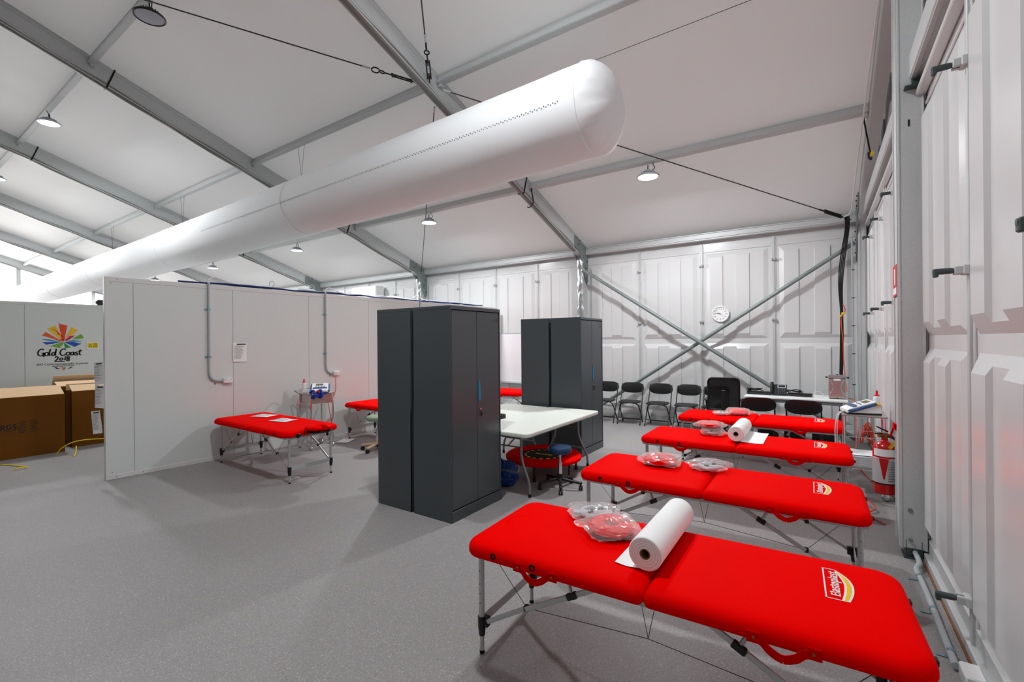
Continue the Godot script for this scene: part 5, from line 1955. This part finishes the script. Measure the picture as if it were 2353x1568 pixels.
	for i in 2:
		var kb := thing("keyboard", ["black keyboard with coiled lead left of the telephone", "black keyboard with coiled lead right of the telephone"][i], "keyboard", Vector3([-0.845, -0.28][i], 0.75, -8.40), [0.1, -0.08][i], "keyboards on the desk")
		mb = MB.new()
		mb.box(Transform3D(Basis(Vector3.RIGHT, 0.1), Vector3(0, 0.024, 0)), Vector3(0.34, 0.022, 0.14), 0.006)
		part(kb, "case", mb, M.black_plastic)
		mb = MB.new()
		for r in 4:
			for c in 13:
				mb.bx(Vector3(-0.15 + 0.025 * c, 0.04 - 0.003 * (r - 1.5), -0.045 + 0.028 * r), Vector3(0.02, 0.008, 0.02), 0.002)
		part(kb, "keys", mb, M.black_rubber)
		mb = MB.new()
		var p := PackedVector3Array()
		rng.seed = 70 + i
		for k in 16:
			var a := k * 1.25
			p.append(Vector3(-0.06 + cos(a) * 0.13 * rng.randf_range(0.6, 1.0), 0.055 + 0.05 * rng.randf(), sin(a) * 0.06))
		mb.tube(smooth(p, 6), 0.006, 6)
		part(kb, "coiled_lead", mb, M.black_rubber)
	lead("white_lead", "thin white lead arching on the desk beside the steel heater", [Vector3(-0.10, 0.757, -8.4), Vector3(-0.08, 0.82, -8.42), Vector3(-0.02, 0.835, -8.43), Vector3(0.03, 0.79, -8.42), Vector3(0.04, 0.757, -8.41)], 0.004, M.cord_white)
	heater(Vector3(0.20, 0.75, -8.38))
	# right trolley with console
	trolley("instrument_trolley", "stainless steel trolley behind the fire extinguisher", Vector3(0.372, 0, -6.15), -0.02, 0.38, 0.48, 0.85, false, 0.045)
	therapy_unit("blue and white console on the right trolley, seen from its side", Vector3(0.345, 0.85, -6.13), -PI / 2 + 0.25)
	gel_bottle("white gel bottle with red cap behind the right console", Vector3(0.50, 0.85, -6.31), 0.23)
	var pb := thing("device_carton", "grey printed carton on the lower shelf of the right trolley", "box", Vector3(0.372, 0.307, -6.15))
	mb = MB.new()
	mb.bx(Vector3(0, 0.055, 0), Vector3(0.30, 0.11, 0.40), 0.004)
	part(pb, "carton", mb, M.pale_grey)
	mb = MB.new()
	mb.bx(Vector3(-0.1, 0.065, 0.201), Vector3(0.05, 0.04, 0.001))
	for i in 4:
		mb.bx(Vector3(-0.02, 0.085 - 0.018 * i, 0.201), Vector3(0.06, 0.005, 0.001))
		mb.bx(Vector3(0.08, 0.085 - 0.018 * i, 0.201), Vector3(0.05, 0.005, 0.001))
	part(pb, "print", mb, M.white_plastic)
	sheet("leaflet", "leaflets lying on the grey carton in the right trolley", Transform3D(flat, Vector3(0.36, 0.425, -6.14)), 0.24, 0.32, 8)
	lead("console_lead", "pair of white leads hanging from the right trolley, front one", [Vector3(0.22, 0.87, -6.05), Vector3(0.15, 0.86, -5.93), Vector3(0.12, 0.7, -5.9), Vector3(0.125, 0.5, -5.9), Vector3(0.14, 0.46, -5.91)], 0.005, M.cord_white)
	lead("console_lead", "pair of white leads hanging from the right trolley, rear one", [Vector3(0.23, 0.87, -6.10), Vector3(0.16, 0.85, -5.96), Vector3(0.14, 0.72, -5.93), Vector3(0.14, 0.52, -5.93), Vector3(0.17, 0.5, -5.94), Vector3(0.16, 0.56, -5.95)], 0.005, M.cord_white)
	lead("extension_cord", "orange extension cord behind the right trolley", [Vector3(0.34, 0.76, -8.35), Vector3(0.40, 0.74, -8.3), Vector3(0.41, 0.6, -8.2), Vector3(0.40, 0.3, -7.9), Vector3(0.38, 0.05, -7.6), Vector3(0.42, 0.012, -7.0), Vector3(0.5, 0.012, -6.5)], 0.006, M.cord_orange)
	lead("extension_cord", "orange extension cord on the floor by the fire extinguisher", [Vector3(0.22, 0.01, -6.0), Vector3(0.30, 0.05, -5.75), Vector3(0.38, 0.07, -5.6), Vector3(0.42, 0.03, -5.5), Vector3(0.32, 0.01, -5.35), Vector3(0.40, 0.01, -5.25), Vector3(0.46, 0.01, -5.15)], 0.006, M.cord_orange)
	tangle("extension_cord", "coiled orange cord hanging below the right trolley top", "cord", Vector3(0.42, 0.42, -6.48), Vector3(0.07, 0.26, 0.05), 0.006, M.cord_orange, 55, 22)
	tangle("cable_tangle", "tangle of black computer cables on the floor under the desk", "cable", Vector3(-0.45, 0, -8.27), Vector3(0.5, 0.07, 0.06), 0.008, M.black_rubber, 61, 60)
	for i in 3:
		var pc := thing("computer_case", ["black computer case on the floor, left under the desk", "black computer case on the floor, middle under the desk", "black computer case on the floor, right under the desk"][i], "computer", Vector3([-0.72, -0.35, 0.02][i], 0, -8.52), 0.0, "computers under the desk")
		mb = MB.new()
		mb.bx(Vector3(0, 0.13, 0), Vector3(0.28, 0.25, 0.32), 0.01)
		part(pc, "case", mb, M.black_plastic)
		mb = MB.new()
		mb.bx(Vector3(0.06, 0.18, 0.162), Vector3(0.014, 0.008, 0.004), 0.002)
		part(pc, "indicator", mb, M.led_green)
		mb = MB.new()
		mb.bx(Vector3(0, 0.08, 0.161), Vector3(0.22, 0.03, 0.004), 0.002)
		part(pc, "drive_slot", mb, M.iron_black)
	extinguisher()
	# left trolley
	trolley("drawer_trolley", "stainless drawer trolley beside the left red table", Vector3(-6.63, 0, -4.25), PI / 2 - 0.06, 0.40, 0.37, 0.86, true, 0.032)
	therapy_unit("blue and white console on the left drawer trolley", Vector3(-6.60, 0.86, -4.30), 0.95)
	gel_bottle("white gel bottle with red cap on the left drawer trolley", Vector3(-6.77, 0.86, -4.13), 0.22)
	var eb := thing("electrode_strap", "blue straps with red pads on the left drawer trolley edge", "strap", Vector3(-6.48, 0.865, -4.13))
	mb = MB.new()
	for k in 2:
		mb.tube(smooth(pv([Vector3(-0.05, 0.01, 0.05 - 0.12 * k), Vector3(0.02, 0.045, 0.04 - 0.12 * k), Vector3(0.08, 0.0, 0.05 - 0.12 * k), Vector3(0.07, -0.06, 0.06 - 0.12 * k), Vector3(0.0, -0.05, 0.055 - 0.12 * k)]), 5), 0.02, 6)
	mb.bar(Vector3(0.05, -0.04, 0.07), Vector3(0.07, 0.0, -0.14), 0.01, 0.04)
	part(eb, "strap", mb, M.strap_blue)
	mb = MB.new()
	for k in 3:
		mb.lathe(Transform3D(Basis(Vector3.BACK, 0.5), Vector3(0.0 - 0.02 * k, 0.015, -0.06 - 0.04 * k)), p2([0.0, 0.0, 0.035, 0.0, 0.03, 0.02, 0.01, 0.035, 0.0, 0.035]), 12)
	part(eb, "suction_pad", mb, M.cord_orange)
	lead("extension_cord", "orange cord from the wall socket down behind the left trolley", [Vector3(-6.90, 1.11, -4.80), Vector3(-6.80, 1.0, -4.72), Vector3(-6.72, 0.85, -4.66), Vector3(-6.74, 0.7, -4.62), Vector3(-6.62, 0.55, -4.56), Vector3(-6.64, 0.42, -4.55), Vector3(-6.72, 0.36, -4.5)], 0.006, M.cord_orange)
	lead("extension_cord", "orange lead hanging below the left trolley drawer", [Vector3(-6.42, 0.72, -4.32), Vector3(-6.40, 0.55, -4.33), Vector3(-6.40, 0.42, -4.36), Vector3(-6.46, 0.34, -4.4)], 0.006, M.cord_orange)
	lead("console_lead", "white lead hanging before the left trolley drawer", [Vector3(-6.50, 0.90, -4.36), Vector3(-6.41, 0.87, -4.37), Vector3(-6.40, 0.7, -4.40), Vector3(-6.41, 0.5, -4.42), Vector3(-6.44, 0.34, -4.4)], 0.005, M.cord_white)
	# cartons by the emblem partition
	carton("large brown carton with black print left of the partition", Vector3(-9.92, 0, -1.43), 1.08, 0.89, 0.42, [[-1.0, 0.15, 0.12], [1.0, -1.15, 0.30]], true)
	carton("brown carton partly behind the grey partition", Vector3(-10.14, 0, -2.62), 1.04, 0.90, 0.36, [[-1.0, 0.1, 0.1], [1.0, -1.1, 0.2]], false)
	carton("brown carton standing behind the two front cartons", Vector3(-10.6, 0, -2.45), 0.85, 0.96, 0.4, [[1.0, -1.3, 0.25], [-1.0, 0.6, 0.2]], false)
	lead("packing_strap", "yellow packing strap arching before the cartons", [Vector3(-9.52, 0.005, -1.83), Vector3(-9.5, 0.10, -1.90), Vector3(-9.48, 0.16, -2.02), Vector3(-9.46, 0.17, -2.2), Vector3(-9.4, 0.13, -2.5), Vector3(-9.3, 0.02, -2.8)], 0.008, M.strap_yellow, "strap")
	lead("packing_strap", "yellow packing strap lying at the left picture edge", [Vector3(-9.55, 0.008, -1.15), Vector3(-9.25, 0.008, -1.30), Vector3(-8.95, 0.008, -1.40), Vector3(-8.84, 0.008, -1.42), Vector3(-8.78, 0.03, -1.35), Vector3(-8.78, 0.01, -1.28)], 0.008, M.strap_yellow, "strap")
	lead("packing_strap", "short yellow packing strap end before the cartons", [Vector3(-9.10, 0.008, -1.94), Vector3(-9.25, 0.03, -1.99), Vector3(-9.5, 0.09, -2.05)], 0.008, M.strap_yellow, "strap")
	# on the back wall
	clock(Vector3(-1.57, 2.13, ZW + 0.055))
	var wbd := thing("whiteboard", "white board on the back wall between the cabinets", "whiteboard", Vector3(-6.4, 1.24, ZW + 0.08))
	mb = MB.new()
	mb.bx(Vector3(0, 0, 0), Vector3(1.8, 1.2, 0.02), 0.004)
	part(wbd, "board", mb, M.whiteboard)
	mb = MB.new()
	for s: float in [-1.0, 1.0]:
		mb.bx(Vector3(0, s * 0.6, 0.004), Vector3(1.84, 0.025, 0.03), 0.004)
		mb.bx(Vector3(s * 0.91, 0, 0.004), Vector3(0.025, 1.22, 0.03), 0.004)
	mb.bx(Vector3(0, -0.62, 0.04), Vector3(1.2, 0.015, 0.07), 0.004)
	part(wbd, "frame", mb, M.aluminium)
	# corner cables and pipes
	var cbn := thing("cable_bundle", "bundle of black cables hanging in the back corner", "cable", Vector3(0.25, 0, -9.17))
	for i in 4:
		var o := 0.018 * i
		mb = MB.new()
		mb.tube(smooth(pv([Vector3(0.09 + o, 3.62, 0.02), Vector3(0.09 + o * 0.9, 3.4, 0.01), Vector3(0.02 + o * 1.1, 2.9, 0), Vector3(o * 0.9, 2.5, 0), Vector3(0.022 + o * 0.5, 2.05, 0), Vector3(0.015 + o * 0.7, 1.5, 0), Vector3(0.005 + o * 0.6, 1.0, -0.01), Vector3(o * 0.6, 0.5, -0.01), Vector3(-0.05 + o, 0.02, 0.07)]), 6), 0.0095, 6)
		part(cbn, "strand", mb, M.black_rubber)
	lead("orange_lead", "thin orange lead hanging with the black corner cables", [Vector3(0.30, 2.2, -9.13), Vector3(0.33, 2.1, -9.12), Vector3(0.28, 1.95, -9.13), Vector3(0.30, 1.6, -9.13), Vector3(0.31, 1.2, -9.14), Vector3(0.34, 0.8, -9.0)], 0.007, M.cord_orange, "cable")
	var ld := thing("cable_plug", "yellow and white plug tied to the corner cables", "plug", Vector3(0.285, 2.03, -9.12))
	mb = MB.new()
	mb.bx(Vector3(0.02, 0.02, 0), Vector3(0.05, 0.04, 0.03), 0.008)
	mb.cyl(Vector3(-0.03, -0.04, 0), Vector3(0.0, 0.0, 0), 0.012, 8)
	part(ld, "body", mb, M.device_yellow)
	var cp := thing("corner_pipe", "slim grey conduit rising beside the corner column", "conduit", Vector3(0.44, 0, -9.18))
	mb = MB.new()
	mb.cyl(Vector3(0, 0.02, 0), Vector3(-0.012, 3.25, 0), 0.014, 10)
	part(cp, "pipe", mb, M.conduit_grey)
	mb = MB.new()
	for y: float in [0.9, 1.4, 1.85, 2.3, 2.75]:
		mb.bx(Vector3(0, y, 0), Vector3(0.045, 0.014, 0.034), 0.003)
	part(cp, "saddle", mb, M.iron_black)
	lead("rafter_cord", "white cord tied along the gable rafter with black ties", [Vector3(0.32, 3.6, -9.1), Vector3(0.41, 3.66, -9.0), Vector3(0.415, 3.78, -8.5), Vector3(0.42, 4.0, -7.6), Vector3(0.43, 4.25, -6.6), Vector3(0.435, 4.5, -5.5), Vector3(0.45, 4.75, -4.4), Vector3(0.46, 5.1, -3.0)], 0.010, M.cord_white)
	lead("black_cable", "short black cable from the purlin end to a yellow tag", [Vector3(0.45, yr(-7.05) - 0.15, -7.05), Vector3(0.50, 4.05, -7.1), Vector3(0.53, 3.85, -7.1), Vector3(0.50, 3.83, -7.0), Vector3(0.49, 3.88, -6.95)], 0.010, M.black_rubber, "cable")
	lead("black_cable", "short black cable looping under the rafter nearest the clock", [Vector3(-4.29, 4.40, -7.0), Vector3(-4.28, 4.28, -7.02), Vector3(-4.30, 4.16, -7.08), Vector3(-4.40, 4.10, -7.12), Vector3(-4.46, 4.12, -7.14)], 0.010, M.black_rubber, "cable")
	var yt := thing("cable_tag", "small yellow tag on the gable rail", "tag", Vector3(0.53, 3.87, -7.0))
	mb = MB.new()
	mb.bx(Vector3(0, 0, 0), Vector3(0.03, 0.045, 0.06), 0.006)
	mb.cyl(Vector3(0, 0.02, 0), Vector3(0, 0.05, 0), 0.006, 6)
	part(yt, "tag", mb, M.strap_yellow)
	# floor conduit along the gable wall
	var fc2 := thing("floor_conduit", "grey pipe along the floor of the right gable wall", "pipe", Vector3(0.55, 0, -3.7))
	mb = MB.new()
	mb.tube(smooth(pv([Vector3(0.02, 0.05, -0.85), Vector3(0.02, 0.05, -0.6), Vector3(-0.01, 0.035, -0.5), Vector3(-0.005, 0.03, -0.35), Vector3(-0.005, 0.03, 0.0), Vector3(-0.01, 0.03, 0.62)]), 5), 0.017, 10)
	part(fc2, "pipe", mb, M.conduit_grey)
	for z: float in [-0.4, 0.05, 0.5]:
		mb = MB.new()
		mb.cyl(Vector3(-0.006, 0.03, z - 0.012), Vector3(-0.006, 0.03, z + 0.012), 0.0195, 12)
		mb.bx(Vector3(-0.03, 0.004, z), Vector3(0.07, 0.006, 0.02), 0.002)
		part(fc2, "saddle", mb, M.saddle_zinc)
	var wx := thing("floor_socket", "white socket box on the floor by the right gable wall", "socket", Vector3(0.585, 0, -3.0))
	mb = MB.new()
	mb.bx(Vector3(0, 0.035, 0), Vector3(0.075, 0.07, 0.14), 0.006)
	part(wx, "box", mb, M.white_plastic)
	mb = MB.new()
	mb.bx(Vector3(-0.038, 0.035, 0), Vector3(0.004, 0.05, 0.1), 0.001)
	part(wx, "face_plate", mb, M.pale_grey)
	var rs := thing("red_sign", "small red and white sign on the gable post above the extinguisher", "sign", Vector3(0.483, 2.09, -4.6), -PI / 2)
	mb = MB.new()
	mb.bx(Vector3(0, 0, 0.002), Vector3(0.2, 0.24, 0.004), 0.001)
	part(rs, "plate", mb, M.sign_red)
	mb = MB.new()
	mb.bx(Vector3(0, -0.08, 0.0045), Vector3(0.17, 0.05, 0.001))
	mb.bx(Vector3(0, 0.03, 0.0045), Vector3(0.05, 0.12, 0.001))
	part(rs, "print", mb, M.white_print)

func trampoline(pos: Vector3) -> void:
	var t := thing("mini_trampoline", "round mini trampoline with red padded rim under the white table", "trampoline", pos)
	var mb := MB.new()
	mb.lathe(at(0, 0.205, 0), p2([0.30, 0.03, 0.33, 0.038, 0.40, 0.042, 0.45, 0.034, 0.475, 0.01, 0.47, -0.02, 0.44, -0.035, 0.30, 0.0, 0.30, 0.03]), 44)
	part(t, "rim_pad", mb, M.red_vinyl)
	mb = MB.new()
	mb.lathe(at(0, 0.222, 0), p2([0.0, 0.0, 0.31, 0.0, 0.31, -0.006, 0.0, -0.006]), 40)
	var mt := part(t, "jumping_mat", mb, M.black_fabric)
	mb = MB.new()
	for k in 16:
		var a := TAU * k / 16
		mb.box(Transform3D(Basis(Vector3.UP, -a), Vector3(cos(a) * 0.225, 0.2232, sin(a) * 0.225)), Vector3(0.03, 0.001, 0.045))
	part(mt, "printed_marks", mb, M.yellow_print)
	mb = MB.new()
	rng.seed = 3
	for k in 7:
		mb.bx(Vector3(-0.1 + 0.034 * k, 0.2232, 0.0 + 0.01 * sin(k)), Vector3(0.02, 0.001, 0.03 + 0.02 * rng.randf()))
	part(mt, "printed_word", mb, M.yellow_print)
	for k in 6:
		var a := TAU * k / 6 + 0.25
		mb = MB.new()
		mb.cyl(Vector3(cos(a) * 0.43, 0.0, sin(a) * 0.43), Vector3(cos(a) * 0.43, 0.19, sin(a) * 0.43), 0.014, 10)
		var lg := part(t, "leg", mb, M.black_plastic)
		mb = MB.new()
		mb.cyl(Vector3(cos(a) * 0.43, 0.0, sin(a) * 0.43), Vector3(cos(a) * 0.43, 0.04, sin(a) * 0.43), 0.02, 10)
		part(lg, "foot_cap", mb, M.black_rubber)

func telephone(pos: Vector3) -> void:
	var t := thing("desk_telephone", "dark grey desk telephone with small screen", "telephone", pos, 0.0)
	var mb := MB.new()
	var tilt := Transform3D(Basis(Vector3.RIGHT, -0.5), Vector3(0, 0.085, 0))
	mb.box(tilt, Vector3(0.21, 0.18, 0.025), 0.006)
	mb.bx(Vector3(0, 0.02, 0.03), Vector3(0.19, 0.03, 0.13), 0.006)
	part(t, "body", mb, M.screen_dark)
	mb = MB.new()
	mb.box(tilt * Transform3D(Basis(), Vector3(0.035, 0.055, 0.014)), Vector3(0.115, 0.05, 0.004), 0.001)
	part(t, "screen", mb, M.pale_grey)
	mb = MB.new()
	mb.box(tilt * Transform3D(Basis(), Vector3(0.035, 0.057, 0.0165)), Vector3(0.095, 0.034, 0.002), 0.0005)
	part(t, "display_glass", mb, M.screen_dark)
	mb = MB.new()
	for r in 4:
		for c in 4:
			mb.box(tilt * Transform3D(Basis(), Vector3(-0.005 + 0.026 * c, 0.01 - 0.024 * r, 0.014)), Vector3(0.018, 0.014, 0.006), 0.002)
	part(t, "keypad", mb, M.steel_dark)
	mb = MB.new()
	mb.tube(smooth(pv([Vector3(-0.1, 0.19, -0.035), Vector3(-0.1, 0.15, 0.012), Vector3(-0.1, 0.09, 0.035), Vector3(-0.1, 0.04, 0.05), Vector3(-0.1, 0.02, 0.05)]), 4), 0.024, 10)
	part(t, "handset", mb, M.black_plastic)
	mb = MB.new()
	mb.tube(smooth(pv([Vector3(-0.1, 0.02, 0.06), Vector3(-0.12, 0.01, 0.09), Vector3(-0.13, 0.01, 0.08), Vector3(-0.12, 0.01, 0.02), Vector3(-0.08, 0.01, 0.0)]), 5), 0.006, 6)
	part(t, "cord", mb, M.black_rubber)

func heater(pos: Vector3) -> void:
	var t := thing("hot_pack_heater", "stainless steel hot pack heater on the right desk end", "heater", pos, -0.03)
	var mb := MB.new()
	mb.bx(Vector3(0, 0.16, 0), Vector3(0.215, 0.30, 0.215), 0.012)
	part(t, "tank", mb, M.stainless)
	mb = MB.new()
	mb.bx(Vector3(0, 0.325, 0), Vector3(0.235, 0.03, 0.235), 0.008)
	mb.bx(Vector3(0, 0.345, 0), Vector3(0.2, 0.014, 0.2), 0.005)
	var lid := part(t, "lid", mb, M.stainless)
	mb = MB.new()
	for s: float in [-1.0, 1.0]:
		mb.cyl(Vector3(s * 0.115, 0.315, 0.02), Vector3(s * 0.145, 0.315, 0.02), 0.012, 10)
	mb.cyl(Vector3(0, 0.35, 0), Vector3(0, 0.365, 0), 0.012, 10)
	part(lid, "knob", mb, M.black_plastic)
	# pressed hourglass ribs on the front
	mb = MB.new()
	for s: float in [-1.0, 1.0]:
		var p := PackedVector3Array()
		for i in 15:
			var f := i / 14.0
			p.append(Vector3(s * (0.095 - 0.05 * sin(f * PI)), 0.065 + 0.225 * f, 0.108))
		mb.tube(p, 0.008, 8)
	mb.bx(Vector3(0, 0.058, 0.108), Vector3(0.2, 0.008, 0.004), 0.001)
	part(t, "pressed_rib", mb, M.stainless)
	mb = MB.new()
	mb.bx(Vector3(0, 0.285, 0.109), Vector3(0.085, 0.028, 0.003), 0.001)
	part(t, "name_plate", mb, M.white_plastic)
	mb = MB.new()
	mb.cyl(Vector3(0, 0.04, 0.107), Vector3(0, 0.04, 0.113), 0.008, 10)
	part(t, "green_button", mb, M.led_green)
	mb = MB.new()
	mb.cyl(Vector3(0, 0.02, 0.107), Vector3(0, 0.02, 0.113), 0.007, 10)
	part(t, "red_button", mb, M.cap_red)
	mb = MB.new()
	for s: float in [-1.0, 1.0]:
		for q: float in [-1.0, 1.0]:
			mb.cyl(Vector3(s * 0.085, 0.0, q * 0.085), Vector3(s * 0.085, 0.012, q * 0.085), 0.012, 8)
	part(t, "foot", mb, M.black_rubber)

func clock(pos: Vector3) -> void:
	var t := thing("wall_clock", "round white wall clock on the back wall", "clock", pos)
	var mb := MB.new()
	var f := Transform3D(Basis(Vector3.RIGHT, PI / 2), Vector3.ZERO)
	mb.lathe(f, p2([0.0, -0.02, 0.15, -0.02, 0.155, 0.0, 0.155, 0.02, 0.148, 0.03, 0.136, 0.03, 0.130, 0.018]), 40)
	part(t, "rim", mb, M.clock_white)
	mb = MB.new()
	mb.lathe(f, p2([0.13, 0.018, 0.0, 0.018]), 40)
	var fa := part(t, "dial", mb, M.paper)
	for h in range(1, 13):
		var a := PI / 2 - TAU * h / 12
		lettering(fa, "numeral", str(h), 0.034, Transform3D(Basis(Vector3.BACK, a - PI / 2 if h != 6 else 0.0), Vector3(cos(a) * 0.103, sin(a) * 0.103, 0.0185)), M.ink_black, "Droid Sans", 0.001, 400, false, 1.0)
	for q: Array in [[9.0 + 46.0 / 60.0, 12.0, 0.062, 0.007], [46.0, 60.0, 0.095, 0.005], [21.0, 60.0, 0.05, 0.002]]:
		var a: float = PI / 2 - TAU * q[0] / q[1]
		mb = MB.new()
		mb.bar(Vector3(-cos(a) * 0.015, -sin(a) * 0.015, 0.022), Vector3(cos(a) * q[2], sin(a) * q[2], 0.022), q[3], 0.001, Vector3.BACK)
		part(t, "hand", mb, M.ink_black)

func extinguisher() -> void:
	var t := thing("fire_extinguisher", "red fire extinguisher hanging on the grey gable post", "fire extinguisher", Vector3(0.436, 0.362, -4.87))
	var mb := MB.new()
	mb.lathe(Transform3D(), p2([0.0, 0.0, 0.07, 0.0, 0.080, 0.008, 0.083, 0.02, 0.083, 0.36, 0.079, 0.39, 0.062, 0.415, 0.03, 0.43, 0.022, 0.44, 0.022, 0.455, 0.0, 0.455]), 32)
	part(t, "cylinder", mb, M.extinguisher_red)
	mb = MB.new()
	mb.lathe(at(0, 0.095, 0), p2([0.083, 0.0, 0.0842, 0.001, 0.0842, 0.205, 0.083, 0.206]), 32)
	part(t, "silver_label", mb, M.label_silver)
	mb = MB.new()
	var rows := []
	for i in 9:
		var f := i / 8.0
		var hw := lerpf(0.40, 0.06, f)
		var row := PackedVector3Array()
		for c in 5:
			var a := PI / 2 + 0.18 + hw * (c / 4.0 * 2.0 - 1.0)
			row.append(Vector3(cos(a) * 0.0848, lerpf(0.30, 0.13, f), sin(a) * 0.0848))
		rows.append(row)
	mb.grid(rows, false, false, true)
	part(t, "red_wedge", mb, M.extinguisher_red)
	mb = MB.new()
	for k in 9:
		var row2 := []
		for q: float in [0.0, 0.004]:
			var row := PackedVector3Array()
			for c in 7:
				var a := PI / 2 - 0.1 - 0.75 * (c / 6.0)
				row.append(Vector3(cos(a) * 0.0848, 0.27 - 0.019 * k + q, sin(a) * 0.0848))
			row2.append(row)
		mb.grid(row2)
	part(t, "print", mb, M.ink_black)
	mb = MB.new()
	rows = []
	for q: float in [0.315, 0.375]:
		var row := PackedVector3Array()
		for c in 13:
			var a := PI / 2 + 1.1 - 1.9 * c / 12.0
			row.append(Vector3(cos(a) * 0.0842, q, sin(a) * 0.0842))
		rows.append(row)
	mb.grid(rows)
	part(t, "white_band", mb, M.white_plastic)
	mb = MB.new()
	mb.lathe(at(0, 0.085, 0), p2([0.083, 0.0, 0.0862, 0.002, 0.0862, 0.01, 0.083, 0.012]), 28)
	part(t, "strap_ring", mb, M.black_rubber)
	mb = MB.new()
	mb.bx(Vector3(0, 0.475, 0), Vector3(0.04, 0.05, 0.035), 0.006)
	mb.cyl(Vector3(0, 0.475, 0), Vector3(-0.045, 0.475, 0.03), 0.014, 10)
	mb.cyl(Vector3(0.02, 0.48, 0.01), Vector3(0.04, 0.48, 0.03), 0.013, 10)
	var v := part(t, "valve", mb, M.brass)
	mb = MB.new()
	mb.bar(Vector3(0.02, 0.51, 0), Vector3(-0.055, 0.55, 0.02), 0.022, 0.012, Vector3.UP, 0.003)
	mb.bar(Vector3(0.02, 0.495, 0), Vector3(-0.07, 0.49, 0.02), 0.018, 0.01, Vector3.UP, 0.003)
	part(v, "squeeze_handle", mb, M.black_plastic)
	mb = MB.new()
	mb.tube(smooth(pv([Vector3(0.02, 0.48, 0.02), Vector3(0.06, 0.46, 0.04), Vector3(0.095, 0.40, 0.05), Vector3(0.1, 0.3, 0.03), Vector3(0.1, 0.15, 0.0)]), 5), 0.012, 8)
	part(t, "hose", mb, M.black_rubber)
	mb = MB.new()
	mb.prism(Transform3D(Basis(Vector3.BACK, -0.6), Vector3(0.045, 0.42, 0.075)), p2([-0.012, -0.05, 0.012, -0.05, 0.012, 0.04, 0.0, 0.055, -0.012, 0.04]), 0.0, 0.002)
	part(t, "service_tag", mb, M.tag_yellow)
	mb = MB.new()
	mb.bx(Vector3(0.045, 0.585, 0.16), Vector3(0.012, 0.05, 0.08), 0.004)
	mb.bar(Vector3(0.045, 0.575, 0.125), Vector3(0.03, 0.47, 0.02), 0.01, 0.01)
	mb.bar(Vector3(0.03, 0.47, 0.02), Vector3(-0.03, 0.465, 0.0), 0.01, 0.01)
	part(t, "wall_hook", mb, M.red_strap)
